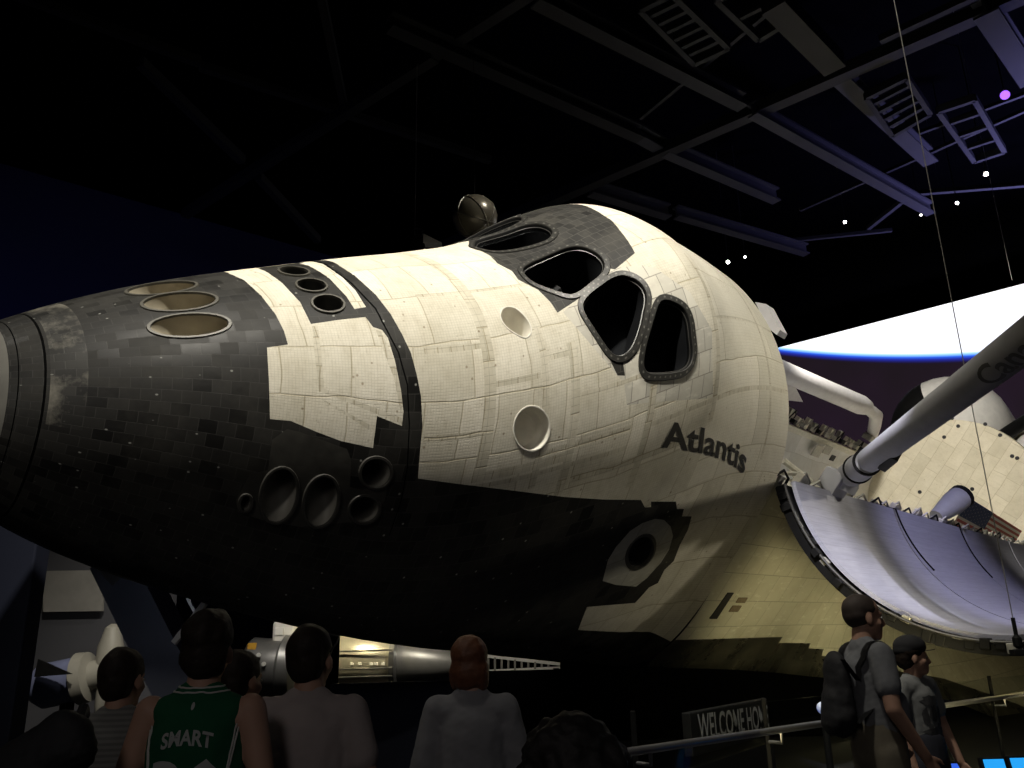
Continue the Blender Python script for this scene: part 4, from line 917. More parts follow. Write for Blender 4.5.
# station module model, left
Yd = 12.0; c = at_depth(70, 682, Yd); k = Yd / 880
t = thing('station_module_model', 'white and blue cylindrical station module model at lower left', 'model', (c.x, c.y, 0)); o = Vector((c.x, c.y, 0))
M['modw'] = simple('module white', (.30, .285, .24), .5, 0, .2, 4); M['modb'] = simple('module blue grey', (.20, .22, .36), .45, .1, .3, 4)
A_, B_ = at_depth(34, 688, Yd) - o, at_depth(78, 679, Yd) - o
bm = bmesh.new(); add_lathe(bm, A_, B_ - A_, [(0, .2), (.12, .29), ((B_ - A_).length, .29)], 28); bm_obj('module_body', bm, M['modb'], t, True)
bm = bmesh.new(); add_lathe(bm, B_, B_ - A_, [(0, .29), (.02, .34), (.16, .32), (.2, .2), (.36, .19), (.4, .15)], 28); bm_obj('docking_ring', bm, M['modw'], t, True)
bm = bmesh.new(); Cn = at_depth(106, 690, Yd) - o; add_lathe(bm, Cn - Vector((0, 0, .3)), (0, 0, 1), [(0, .1), (.1, .12), (.5, .12), (.55, .17), (.85, .17), (.98, .13), (1.1, .1), (1.15, .03)], 20); bm_obj('node_tower', bm, M['modw'], t, True)
bm = bmesh.new(); q = at_depth(60, 676, Yd - .42) - o; P3_ = [at_depth(*z_, Yd - .45) - o for z_ in ((38, 659), (72, 674), (34, 677))]; v1 = [bm.verts.new(z_) for z_ in P3_]; v2 = [bm.verts.new(z_ + Vector((0, .03, 0))) for z_ in P3_]; bm.faces.new(v1); bm.faces.new(v2[::-1])
for i in range(3): bm.faces.new((v1[i], v2[i], v2[(i + 1) % 3], v1[(i + 1) % 3]))
bm_obj('solar_panel', bm, M['dark'], t)
bm = bmesh.new(); add_tube(bm, [at_depth(70, 682, Yd) - o, Vector((0, 0, 0.02))], .09, 10); bm_obj('stand', bm, M['dark'], t)
# slanted support column
t = thing('support_column', 'broad dark blue slanted support column under the nose', 'column', ground(at_depth(175, 690, 9.2))); o = t.location.copy()
A_, B_ = at_depth(120, 560, 9.2) - o, at_depth(196, 712, 9.2) - o; B2 = B_ + (B_ - A_) * ((B_.z) / (A_.z - B_.z))
M['colm'] = simple('satin navy steel', (.10, .11, .15), .4, .3, .2, 3)
bm = bmesh.new(); add_beam(bm, A_, B2, .55, .42, 0, (1, 0, 0)); bm_obj('shaft', bm, M['colm'], t)
bm = bmesh.new(); add_beam(bm, A_ + Vector((-.1, -.03, -.12)), A_ + Vector((.2, -.03, .2)), .5, .5, 0, (1, 0, 0)); bm_obj('head_plate', bm, M['steel'], t)
bm = bmesh.new(); add_box(bm, B2 + Vector((0, 0, .03)), (.9, .8, .06), None, 0, .01); bm_obj('base_plate', bm, M['dark'], t)
for i in range(5):
    q = at_depth(164 + i * 3.5, 600 + i * 9, 9.6); bm = bmesh.new(); add_lathe(bm, q - o, (0, 1, 0), [(0, .02), (.05, .02)], 10); bm_obj('bolt', bm, M['steel'], t)
t = bm_obj('brace_strut', (lambda bm: (add_beam(bm, at_depth(174, 643, 8.9), at_depth(205, 603, 8.9), .055, .055), bm)[1])(bmesh.new()), M['podw']); tag(t, 'thin white diagonal strut right of the slanted column', 'strut')
t = bm_obj('brace_strut', (lambda bm: (add_beam(bm, at_depth(187, 597, 9.05), at_depth(195, 612, 9.05), .03, .03), bm)[1])(bmesh.new()), M['steel']); tag(t, 'short grey strut crossing above the white diagonal strut', 'strut')
# silver telescope-like model, centre left
Yd = 13.0
def px_cyl(name, a, b_, prof_, mat, label, cat, parent=None, o=Vector((0, 0, 0)), n=32):
    A_, B_ = at_depth(*a, Yd), at_depth(*b_, Yd); bm = bmesh.new(); ln_ = (B_ - A_).length; add_lathe(bm, A_ - o, B_ - A_, [(h * ln_, r * Yd / 872) for h, r in prof_], n); ob = bm_obj(name, bm, mat, parent, True)
    if label: tag(ob, label, cat)
    return ob
M['silver'] = simple('silver foil', (.62, .58, .48), .30, .65, .25, 7, .15); M['sgrey'] = simple('grey metal skin', (.22, .215, .21), .4, .5, .3, 6, .1)
c = at_depth(400, 660, Yd); t = thing('space_telescope_model', 'long silver cylindrical spacecraft model lit brightly below the dark belly', 'model', (c.x, c.y, 0)); o = Vector((c.x, c.y, 0))
px_cyl('main_barrel', (328, 662), (394, 660), [(0, 27), (.05, 29), (.93, 26), (.99, 25), (1, 20)], M['silver'], None, None, t, o)
px_cyl('flange', (392, 660), (399, 660), [(0, 20), (.1, 29), (.8, 29), (1, 20)], M['steel'], None, None, t, o)
px_cyl('tapered_nose', (398, 660), (470, 664), [(0, 21), (.5, 16), (1, 8)], M['sgrey'], None, None, t, o)
for y_ in (650, 668, 676):
    Yd -= .45; bm = bmesh.new(); add_tube(bm, [at_depth(320, y_ + 2, Yd) - o, at_depth(392, y_, Yd) - o], .012, 6); bm_obj('pipe', bm, M['steel'], t); Yd += .45
for px_ in (352, 360, 371, 376, 383):
    bm = bmesh.new(); add_box(bm, at_depth(px_, 664, Yd - .41) - o, (.05, .04, .04), None, 0, .006); bm_obj('fitting', bm, M['podw'], t)
bm = bmesh.new(); add_beam(bm, at_depth(345, 700, Yd) - o + Vector((0, 0, 0)), Vector((at_depth(345, 700, Yd) - o).to_tuple()[:2] + (0.0,)), .2, .2); add_beam(bm, at_depth(430, 690, Yd) - o, Vector((at_depth(430, 690, Yd) - o).to_tuple()[:2] + (0.0,)), .2, .2); bm_obj('cradle', bm, M['dark'], t)
c = at_depth(275, 668, Yd); t = thing('docking_module_model', 'grey rounded docking module model behind the man in the pale shirt', 'model', (c.x, c.y, 0)); o = Vector((c.x, c.y, 0))
px_cyl('module_body', (248, 666), (282, 668), [(0, 24), (.1, 27), (1, 27)], M['sgrey'], None, None, t, o)
px_cyl('collar', (281, 668), (306, 669), [(0, 27), (.15, 33), (.6, 32), (1, 22)], M['sgrey'], None, None, t, o)
for q in ((259, 655), (264, 664), (257, 673)):
    bm = bmesh.new(); add_lathe(bm, at_depth(*q, Yd - .42) - o, (0, -1, 0), [(0, .03), (.03, .03)], 12); bm_obj('port_light', bm, M['podw'], t)
bm = bmesh.new(); add_box(bm, at_depth(252, 648, Yd - .3) - o, (.12, .05, .14)); bm_obj('yellow_marker', bm, simple('yellow marker', (.6, .32, .03), .6), t)
bm = bmesh.new(); q = at_depth(286, 636, Yd) - o; add_box(bm, q, (.34, .3, .42), None, 0, .05); add_box(bm, q + Vector((-.06, -.16, .06)), (.14, .06, .12), None, 0, .02); bm_obj('equipment_box', bm, M['podw'], t)
bm = bmesh.new(); add_beam(bm, at_depth(278, 692, Yd) - o, Vector((0, 0, 0)) , .25, .25, 0, (1, 0, 0)); bm_obj('pedestal', bm, M['dark'], t)
# black pillar between the two models
wall_piece('pillar', 314, 337, 606, 11.9, .3, M['ceil'], 'black square pillar between the grey module and the lit silver model', 'pillar')
# footbridge rail far below the belly
t = thing('footbridge_rail', 'pale far footbridge railing with upright slats below the belly', 'railing', ground(at_depth(500, 665, 18))); o = t.location.copy()
for a, b_ in (((450, 652), (560, 664)), ((450, 673), (560, 668))):
    bm = bmesh.new(); add_beam(bm, at_depth(*a, 18) - o, at_depth(*b_, 18) - o, .06, .06); bm_obj('rail', bm, M['podw'], t)
for k in range(15):
    f = k / 15; bm = bmesh.new(); add_beam(bm, at_depth(455 + 100 * f, 653 + 11 * f, 18) - o, at_depth(455 + 100 * f, 673 - 5 * f, 18) - o, .05 + .05 * (k % 3 == 0), .04); bm_obj('slat', bm, M['parch'], t)
bm = bmesh.new(); add_beam(bm, at_depth(452, 673, 18) - o, ground(at_depth(452, 673, 18)) - o, .12, .12); add_beam(bm, at_depth(556, 668, 18) - o, ground(at_depth(556, 668, 18)) - o, .12, .12); bm_obj('post', bm, M['dark'], t)
wall_piece('dark_backdrop', 168, 470, 520, 22.0, .3, M['ceil'], 'black sheet added to keep the space behind the silver and grey models dark', 'wall panel')  # added to block the lit blue wall beyond and keep this area black
wall_piece('low_wall', 455, 860, 672, 17.0, .3, M['ceil'], 'low black wall under the far footbridge railing', 'wall panel')
wall_piece('low_wall', 330, 452, 684, 11.5, .3, M['bluewall'], 'low dark blue barrier below the lit silver model', 'wall panel')

# ------------------------------------------------------------------ handrail, sign, screens
RA, RB = at_height(585, 758.5, 1.02), at_height(1060, 688.5, 1.02)
t = thing('handrail', 'steel handrail with glass panels running away to the right', 'railing', (RA.x, RA.y, 0)); o = Vector((RA.x, RA.y, 0))
bm = bmesh.new(); add_tube(bm, [RA - o, RB - o], .026, 12); bm_obj('rail', bm, M['steel'], t, True)
dr = (RB - RA).normalized(); nr = Vector((-dr.y, dr.x, 0)); nr = nr if nr.y > 0 else -nr
def rail_at(px):
    best = min((abs((512 + FPX * ((W.T @ (np.array(RA.lerp(RB, f)) - EYE))[0] / (W.T @ (np.array(RA.lerp(RB, f)) - EYE))[2])) - px), f) for f in np.linspace(0, 1, 400)); return RA.lerp(RB, best[1])
posts = [rail_at(x) for x in (650, 780, 937, 1004)]
for p in posts:
    b0 = ground(p) + nr * .12 - o
    bm = bmesh.new(); add_box(bm, b0 + Vector((0, 0, .62)), (.032, .032, 1.24), None, 0, .006); ps = bm_obj('post', bm, M['dark'], t)
    bm = bmesh.new(); add_tube(bm, [p - o - Vector((0, 0, .02)), p - o - Vector((0, 0, .09)), b0 + Vector((0, 0, .93))], .014, 8); bm_obj('bracket', bm, M['steel'], ps)
ends = [RA + nr * .12] + [p + nr * .12 for p in posts] + [RB + nr * .12]
for a, b_ in zip(ends, ends[1:]):
    e = (b_ - a).normalized() * .04; a2, b2 = ground(a) + e - o, ground(b_) - e - o
    bm = bmesh.new(); add_beam(bm, a2 + Vector((0, 0, .66)), b2 + Vector((0, 0, .66)), .012, 1.1, 0, (0, 0, 1)); bm_obj('glass_panel', bm, M['railglass'], t)
# welcome sign
SA, SB = at_depth(699, 740.5, 7.6), at_depth(769, 726.5, 9.2); hs = .205
t = thing('welcome_sign', 'dark sign band with dim white welcome lettering behind the handrail', 'sign', ground(SA)); o = t.location.copy(); es = (SB - SA); es.z = 0; Lw = es.length; es.normalize(); ns = es.cross(Vector((0, 0, 1)))
bm = bmesh.new(); mid = (SA + SB) / 2 - o; rotz = Matrix.Rotation(math.atan2(es.y, es.x), 3, 'Z'); add_box(bm, Vector((mid.x, mid.y, (SA.z + SB.z) / 2 + .07)) - ns * .06, (Lw * 1.1, .08, .34), rotz, 0, .01); bm_obj('board', bm, M['dark'], t)
bm = bmesh.new(); add_box(bm, Vector((mid.x, mid.y, (SA.z - .2) / 2)) - ns * .06, (Lw * 1.2, .06, SA.z - .2), rotz); bm_obj('base', bm, M['dark'], t)
me = text_mesh('WELCOME HOME', 1.0, .015, .0); bm = bmesh.new(); bm.from_mesh(me); xs = [v.co.x for v in bm.verts]; hh = max(v.co.y for v in bm.verts)
for v in bm.verts: f = (v.co.x - min(xs)) / (max(xs) - min(xs)); y = v.co.y / hh; q = SA.lerp(SB, f); v.co = q - o + ns * .004 + Vector((0, 0, y * hs))
bm_obj('sign_lettering', bm, simple('dim white lettering', (.16, .16, .17), .7), t)
# kiosk screens at the bottom right
M['cyan'] = emis('lit cyan screen', (.02, .38, .95), 1.0); M['blue'] = emis('lit blue screen', (.03, .12, .75), 1.0)
for (x0, x1, y0, y1, mt, lb) in ((943, 971, 765.5, 763.8, 'blue', 'blue lit kiosk screen below the boy'), (988, 1009, 761, 759.5, 'cyan', 'cyan lit kiosk screen, left one of a pair at the corner'), (1015, 1040, 759.5, 758, 'cyan', 'cyan lit kiosk screen at the very bottom right corner')):
    a, b_ = at_depth(x0, y0, 6.4), at_depth(x1, y1, 6.4); t = thing('kiosk', lb, 'screen', ground((a + b_) / 2), 'kiosk screens'); o = t.location.copy()
    w_ = (b_ - a).length; zt_ = max(a.z, b_.z); rot = Matrix.Rotation(-.25, 3, 'X')
    bm = bmesh.new(); add_box(bm, Vector((0, .06, zt_ - .17)), (w_ + .03, .04, .36), rot, 0, .008); bm_obj('casing', bm, M['dark'], t)
    bm = bmesh.new(); add_box(bm, Vector((0, .03, zt_ - .165)), (w_ * .95, .012, .33), rot); bm_obj('display', bm, M[mt], t)
    bm = bmesh.new(); add_box(bm, Vector((0, .14, (zt_ - .3) / 2)), (w_ * .5, .15, zt_ - .3), None, 0, .02); bm_obj('stand', bm, M['dark'], t)
p = at_depth(823, 708, 9.0); t = thing('display_globe', 'small glowing blue and white globe behind the man with the backpack', 'globe', ground(p)); o = t.location.copy()
m, nt, b = new_mat('glowing globe'); nz = node(nt, 'ShaderNodeTexNoise', Scale=9.0, Detail=6.0); nt.links.new(mapping(nt, coord='Object'), nz.inputs['Vector']); nt.links.new(ramp(nt, nz.outputs['Fac'], [(.45, (.03, .08, .35)), (.6, (.5, .55, .65))]), b.inputs['Emission Color']); b.inputs['Emission Strength'].default_value = .7
bm = bmesh.new(); add_ball(bm, p - o, .06, 20); bm_obj('sphere', bm, m, t, True); bm = bmesh.new(); add_lathe(bm, (0, 0, 0), (0, 0, 1), [(0, .16), (.03, .16), (.05, .04), (p.z - .07, .03)], 16); bm_obj('stand', bm, M['dark'], t)

# ------------------------------------------------------------------ visitors
def cap(bm, p0, p1, r0, r1, sx=1.0, sy=1.0, side=(1, 0, 0), n=18):
    """tapered capsule with elliptical section: sx along side, sy across"""
    p0, p1 = Vector(p0), Vector(p1); d, s, t_ = frame_of(p1 - p0, side); rings = []
    prof_ = [(-math.cos(a) * r0, math.sin(a) * r0, 0) for a in np.linspace(0.15, PI / 2, 5)] + [(math.sin(a) * r1, math.cos(a) * r1, 1) for a in np.linspace(0, PI / 2 - .15, 5)]
    for h, r, e in prof_:
        c = (p1 if e else p0) + d * h * (1 if max(sx, sy) < 1.6 else .6)
        rings.append([bm.verts.new(c + s * (math.cos(2 * PI * i / n) * r * sx) + t_ * (math.sin(2 * PI * i / n) * r * sy)) for i in range(n)])
    for a, b_ in zip(rings, rings[1:]):
        for i in range(n): bm.faces.new((a[i], a[(i + 1) % n], b_[(i + 1) % n], b_[i]))
    bm.faces.new(rings[0][::-1]); bm.faces.new(rings[-1])
def fuse(name, bm, voxel, mat, parent, smooth=5, rough=0.0, seed=0, label=None):
    """one continuous skin over overlapping volumes"""
    bmesh.ops.recalc_face_normals(bm, faces=bm.faces[:]); me = bpy.data.meshes.new(name); bm.to_mesh(me); bm.free()
    ob = bpy.data.objects.new(name, me); COL.objects.link(ob)
    md = ob.modifiers.new('r', 'REMESH'); md.mode = 'VOXEL'; md.voxel_size = voxel
    if smooth: sm = ob.modifiers.new('s', 'SMOOTH'); sm.iterations = smooth; sm.factor = .5
    dg = bpy.context.evaluated_depsgraph_get(); me2 = bpy.data.meshes.new_from_object(ob.evaluated_get(dg)); bpy.data.objects.remove(ob); bpy.data.meshes.remove(me)
    me2.name = name
    if rough:
        rng = np.random.RandomState(seed); co = np.empty(len(me2.vertices) * 3); me2.vertices.foreach_get('co', co); co = co.reshape(-1, 3)
        no = np.empty(len(me2.vertices) * 3); me2.vertices.foreach_get('normal', no); no = no.reshape(-1, 3); f = 0
        for fr, am in ((28, 1), (61, .7), (110, .4)):
            k = rng.normal(size=(5, 3)) * fr; ph_ = rng.uniform(0, 6, 5); f = f + am * np.sin(co @ k.T + ph_).mean(1)
        me2.vertices.foreach_set('co', (co + no * (f * rough)[:, None]).ravel())
    me2.polygons.foreach_set('use_smooth', np.full(len(me2.polygons), True)); me2.update()
    return mesh_obj(name, me2, mat, parent, label)
M['skin'] = simple('skin', (.46, .27, .19), .55, 0, .1, 12, 0, .3); M['skinw'] = simple('fair skin', (.52, .33, .25), .55, 0, .1, 12, 0, .3)
M['hdark'] = simple('dark brown hair', (.022, .015, .011), .6, 0, .5, 60, .3, .2); M['hred'] = simple('reddish hair', (.17, .065, .03), .55, 0, .4, 60, .3); M['hblack'] = simple('black curls', (.010, .008, .007), .7, 0, .5, 60, .3)
M['eye'] = simple('eye white', (.5, .48, .45), .3); M['shoe'] = simple('dark shoe', (.03, .03, .03), .6); M['denim'] = simple('dark trousers', (.028, .03, .042), .85, 0, .2, 30); M['khaki'] = simple('khaki shorts', (.16, .14, .10), .85, 0, .2, 30)
def cloth(name, col, sc=22, nz_=.12): return simple(name, col, .88, 0, nz_, sc, .25, .15)

def person(label, loc, H, yaw=0.0, head=0.0, tilt=0.0, width=1.0, arms=None, skin='skin', shirt=None, sleeve=.6, hair=None, hairstyle='short', trousers='denim', tank=False, loose=0.0, belly=0.0, long_sleeve=False):
    r = thing('person', label, 'person', (loc.x, loc.y, 0), None, yaw); k = H / 1.735; r.scale = (k, k, k)
    SH = {s: Vector((s * .172 * width, -.005, 1.40)) for s in (-1, 1)}
    arms = arms or {s: (Vector((s * .245 * width, -.03, 1.13)), Vector((s * .255 * width, .05, .88))) for s in (-1, 1)}
    hc = Vector((0, .02, 1.60)); HR = Matrix.Rotation(head, 3, 'Z') @ Matrix.Rotation(tilt, 3, 'X'); hp = lambda x, y, z: hc + HR @ Vector((x, y, z))
    bm = bmesh.new()
    add_ball(bm, hp(0, -.014, .035), (.077, .098, .088), 24, 0, HR); add_ball(bm, hp(0, .028, -.03), (.061, .066, .088), 20, 0, HR); add_ball(bm, hp(0, .06, -.1), (.034, .032, .027), 14, 0, HR)
    cap(bm, hp(0, .088, .005), hp(0, .106, -.038), .010, .015); add_ball(bm, hp(0, .080, .018), (.05, .016, .012), 12, 0, HR); add_ball(bm, hp(0, .088, -.071), (.023, .010, .006), 12, 0, HR); add_ball(bm, hp(0, .086, -.082), (.020, .011, .007), 12, 0, HR)
    for s in (-1, 1):
        add_ball(bm, hp(s * .079, -.004, -.018), (.010, .022, .033), 12, 0, HR @ Matrix.Rotation(s * -.3, 3, 'Z')); add_ball(bm, hp(s * .04, .06, -.035), (.024, .022, .022), 10, 0, HR)
    cap(bm, (0, -.012, 1.43), hp(0, -.015, -.06), .062, .056)
    cap(bm, (0, -.005, 1.35), (0, -.01, 1.475), .12 * width, .05, 1.25, .72)
    cap(bm, (0, 0, 1.0), (0, 0, 1.28), .135 * width, .15 * width, 1.12, .76); cap(bm, (-.125 * width, 0, 1.375), (.125 * width, 0, 1.375), .068, .068)
    for s in (-1, 1):
        e, w = arms[s]; cap(bm, SH[s], e, .056, .042); cap(bm, e, w, .043, .029)
        d_, sd, t_ = frame_of(w - e, (0, 1, 0)); palm = w + d_ * .055
        cap(bm, w + d_ * .01, w + d_ * .075, .030, .036, 1.0, .45, sd)
        for q in range(4):      # fingers, unequal and slightly curled
            b0 = w + d_ * .085 + sd * (.027 - .018 * q); ln_ = (.058, .068, .064, .048)[q]; b1 = b0 + d_ * ln_ * .55 - t_ * s * .004; b2 = b1 + d_ * ln_ * .5 - t_ * s * .018
            cap(bm, b0, b1, .0095, .009, n=8); cap(bm, b1, b2, .009, .0075, n=8)
        b0 = w + d_ * .03 + sd * .03; b1 = b0 + d_ * .03 + sd * .022; cap(bm, b0, b1, .012, .0105, n=8); cap(bm, b1, b1 + d_ * .03 + sd * .004, .0105, .008, n=8)
        hip, kn, an = Vector((s * .095, 0, .92)), Vector((s * .105, .015, .5)), Vector((s * .105, -.015, .09))
        cap(bm, hip, kn, .088, .055); cap(bm, kn + Vector((0, -.01, -.08)), an, .056, .038); cap(bm, an + Vector((0, -.02, -.05)), an + Vector((0, .13, -.06)), .036, .03)
    cap(bm, (0, 0, .93), (0, 0, 1.02), .15, .14, 1.1, .82)
    fuse('body', bm, .0095, M[skin], r, 4)
    for s in (-1, 1):
        bm = bmesh.new(); add_ball(bm, hp(s * .031, .083, -.004), (.013, .008, .007), 10, 0, HR); ey_ = bm_obj('eye', bm, M['eye'], r, True)
        bm = bmesh.new(); add_ball(bm, hp(s * .031, .0905, -.004), (.0055, .0025, .0055), 8, 0, HR); bm_obj('pupil', bm, M['void'], ey_, True)
    # shirt
    bm = bmesh.new(); L_ = loose
    cap(bm, (0, .0, .97), (0, 0, 1.30), (.150 + L_) * width, (.158 + L_ * .6) * width, 1.12, .80); cap(bm, (0, -.005, 1.36), (0, -.010, 1.425), .132 * width, .088, 1.25, .78)
    if belly: add_ball(bm, (0, .07, 1.10), (.15, .13, .15), 18)
    if tank: cap(bm, (-.10 * width, -.004, 1.385), (.10 * width, -.004, 1.385), .076, .076)
    else:
        cap(bm, (-.125 * width, -.004, 1.39), (.125 * width, -.004, 1.39), .076, .076)
        for s in (-1, 1):
            e, w = arms[s]; q = SH[s].lerp(e, sleeve if not long_sleeve else 1.0); cap(bm, SH[s], q, .064 + L_ * .3, .063 + L_ * .4)
            if long_sleeve: cap(bm, e, e.lerp(w, .8), .064 + L_ * .4, .05 + L_ * .3)
    sh_ = fuse('shirt', bm, .011, shirt, r, 6, .003 + L_ * .03, 3)
    # trousers and shoes
    bm = bmesh.new(); cap(bm, (0, 0, .92), (0, 0, 1.03), .160, .152, 1.12, .84)
    for s in (-1, 1):
        cap(bm, (s * .097, 0, .90), (s * .108, .015, .5), .098, .078)
        if trousers != 'khaki': cap(bm, (s * .108, .012, .48), (s * .108, -.015, .1), .076, .062)
    fuse('trousers', bm, .014, M[trousers], r, 4)
    for s in (-1, 1):
        bm = bmesh.new(); cap(bm, (s * .105, -.05, .05), (s * .108, .15, .04), .05, .042, 1.0, .9); add_box(bm, (s * .106, .05, .012), (.095, .29, .022), None, 0, .008); fuse('shoe', bm, .012, M['shoe'], r, 2)
    if hairstyle:
        bm = bmesh.new()
        if hairstyle == 'short':
            add_ball(bm, hp(0, -.024, .045), (.087, .104, .094), 24, 0, HR); add_ball(bm, hp(0, -.048, -.01), (.080, .074, .085), 20, 0, HR)
            fuse('hair', bm, .009, hair, r, 2, .006, 5)
        elif hairstyle == 'tall':
            add_ball(bm, hp(0, -.022, .055), (.087, .104, .098), 24, 0, HR); add_ball(bm, hp(0, -.05, -.015), (.079, .072, .092), 20, 0, HR); add_ball(bm, hp(0, .03, .115), (.06, .05, .035), 14, 0, HR)
            fuse('hair', bm, .009, hair, r, 2, .007, 8)
        elif hairstyle == 'crop':
            add_ball(bm, hp(0, -.022, .040), (.0805, .099, .088), 24, 0, HR); add_ball(bm, hp(0, -.034, .012), (.0785, .084, .078), 20, 0, HR)
            fuse('hair', bm, .008, hair, r, 2, .002, 5)
        elif hairstyle == 'bob':
            add_ball(bm, hp(0, -.026, .045), (.090, .106, .092), 24, 0, HR); add_ball(bm, hp(0, -.052, -.03), (.087, .078, .092), 20, 0, HR)
            for s in (-1, 1): add_ball(bm, hp(s * .072, -.03, -.045), (.026, .05, .075), 14, 0, HR)
            fuse('hair', bm, .009, hair, r, 3, .005, 11)
        elif hairstyle == 'curls':
            rng = random.Random(4); add_ball(bm, hp(0, -.04, .0), (.15, .14, .17), 20, 0, HR); add_ball(bm, hp(0, -.05, -.12), (.16, .12, .14), 20, 0, HR)
            for _ in range(230):
                v = Vector((rng.gauss(0, 1), rng.gauss(0, 1), rng.gauss(0, 1))).normalized()
                if v.y > .55: continue
                add_ball(bm, hp(v.x * .165, -.04 + v.y * .14, -.05 + v.z * .21), rng.uniform(.018, .034), 8)
            fuse('hair', bm, .011, hair, r, 1, .006, 4)
    return r, sh_, hp, HR
HZ = lambda x: 652 - (x - 512) * -.0236 * -1 * -1 if False else 652.0 - (x - 512) * .0236 * 1.0
def stand(px, d): return ground(at_depth(px, 655, d))
def decal_on(ob, bm, lift=.004, d=(0, 1, 0)):
    """press a flat outline onto a garment along d, in the wearer's own frame"""
    tree = BVHTree.FromPolygons([v.co.copy() for v in ob.data.vertices], [tuple(p.vertices) for p in ob.data.polygons]); d = Vector(d)
    for v in bm.verts:
        h = tree.ray_cast(v.co - d * 1.0, d)
        if h[0] is not None: v.co = h[0] - d * lift
    return bm

# the man in the green jersey
jer, jsh, hp, HR = person('tall dark-haired man seen from behind in a green sleeveless basketball jersey', stand(206, 3.3), 1.785, 0.0, .05, 0.0, 1.02, skin='skin', shirt=cloth('green jersey', (.012, .085, .040)), hair=M['hdark'], hairstyle='tall', tank=True)
M['trim'] = simple('pale jersey trim', (.52, .52, .48), .8); M['numeral'] = simple('pale jersey lettering', (.40, .42, .40), .8)
def jersey_text(name, body, size, zc_, width, arch, bold):
    me = text_mesh(body, 1.0, bold); bm = bmesh.new(); bm.from_mesh(me); bmesh.ops.triangulate(bm, faces=bm.faces[:]); bmesh.ops.subdivide_edges(bm, edges=[e for e in bm.edges if e.calc_length() > .15], cuts=2); bmesh.ops.triangulate(bm, faces=bm.faces[:])
    xs = [v.co.x for v in bm.verts]; x0, x1 = min(xs), max(xs); h = max(v.co.y for v in bm.verts)
    for v in bm.verts:
        f = (v.co.x - x0) / (x1 - x0) - .5; y = v.co.y / h; v.co = Vector((f * width, 0, zc_ + y * size - arch * (f * 2) ** 2))
    decal_on(jsh, bm, .004); bm_obj(name, bm, M['numeral'], jsh)
jersey_text('jersey_name', 'SMART', .048, 1.300, .175, .014, .03)
jersey_text('jersey_number', '36', .15, 1.105, .235, 0, .05)
tree = BVHTree.FromPolygons([v.co.copy() for v in jsh.data.vertices], [tuple(p.vertices) for p in jsh.data.polygons])
def trim(pts, r_=.006, off=0):
    bm = bmesh.new(); q = [tree.find_nearest(Vector(p))[0] for p in pts]; add_tube(bm, q, r_, 6); bm_obj('trim', bm, M['trim'], jsh, True)
for dz_ in (0, .016):
    trim([(math.sin(a) * (.088 + dz_), -math.cos(a) * (.068 + dz_) - .01, 1.492 - dz_ * 1.0 - .006 * math.cos(a)) for a in np.linspace(-1.7, 1.7, 25)], .0035)
for s in (-1, 1):
    for dx in (0, .016): trim([(s * (.170 - dx), -.02 - .10 * math.sin(f * 1.4), 1.46 - .30 * f) for f in np.linspace(0, 1, 16)], .0035)
bm = bmesh.new(); add_ball(bm, (.0, -.2, 1.42), (.006, .004, .013), 8); decal_on(jsh, bm, .003); bm_obj('small_emblem', bm, M['numeral'], jsh)
# man at far left with striped shirt
m, nt, b = new_mat('striped grey shirt'); wv = node(nt, 'ShaderNodeTexWave', Scale=14.0, Distortion=.6, Detail=2.0); wv.bands_direction = 'Z'; nt.links.new(mapping(nt, coord='Object'), wv.inputs['Vector'])
nt.links.new(ramp(nt, wv.outputs['Fac'], [(.3, (.15, .15, .14)), (.7, (.21, .21, .195))]), b.inputs['Base Color']); b.inputs['Roughness'].default_value = .9
person('dark-haired man at far left seen from behind in a striped grey t-shirt', stand(125, 3.8), 1.675, 0.0, -.25, 0, .95, shirt=m, hair=M['hdark'])
# child half hidden between two men
person('dark-haired youth looking right, half hidden beside the green jersey', stand(242, 3.95), 1.655, -.15, -.4, 0, .86, shirt=cloth('pale shirt', (.40, .37, .34)), hair=M['hdark'])
# man in pale shirt
pm, psh, hp, HR = person('man in a pale pinkish t-shirt with sunglasses on his head, seen from behind', stand(311, 3.6), 1.745, 0.0, -.25, 0, 1.02, shirt=cloth('pale pink grey shirt', (.36, .31, .295), 16, .08), hair=M['hdark'], loose=.008)
bm = bmesh.new(); add_tube(bm, [hp(s_, y_, z_) for s_, y_, z_ in ((.090, -.02, .028), (.092, .03, .06), (.080, .075, .085), (.03, .098, .095))], .004, 6); bm_obj('sunglasses', bm, M['void'], pm, True)
# woman with reddish hair
arms = {s: (Vector((s * .225, .01, 1.12)), Vector((s * .08, .20, 1.06))) for s in (-1, 1)}
person('person with reddish hair in a loose light grey shirt, seen from behind', stand(471, 4.2), 1.70, .03, -.35, 0, .92, arms, 'skinw', cloth('light grey shirt', (.27, .27, .28), 14, .08), hair=M['hred'], hairstyle='bob', loose=.02, sleeve=.75, long_sleeve=True)
# dark curly head in front
person('person with a big mass of dark curls low in the foreground', stand(568, 2.35), 1.43, 0, 0, 0, 1.0, shirt=cloth('black shirt', (.015, .015, .016)), hair=M['hblack'], hairstyle='curls')
# man with backpack, right
arms = {-1: (Vector((-.235, -.02, 1.13)), Vector((-.20, .17, .95))), 1: (Vector((.245, -.03, 1.13)), Vector((.225, .12, .90)))}
mp, msh, hp, HR = person('bald man at right wearing a grey polo shirt and a backpack, facing right', stand(866, 5.5), 1.925, -1.42, -.1, -.03, .93, arms, 'skin', cloth('grey polo shirt', (.20, .205, .215)), hair=simple('cropped hair', (.05, .035, .028), .7), hairstyle='crop', trousers='khaki', loose=.012, belly=.03)
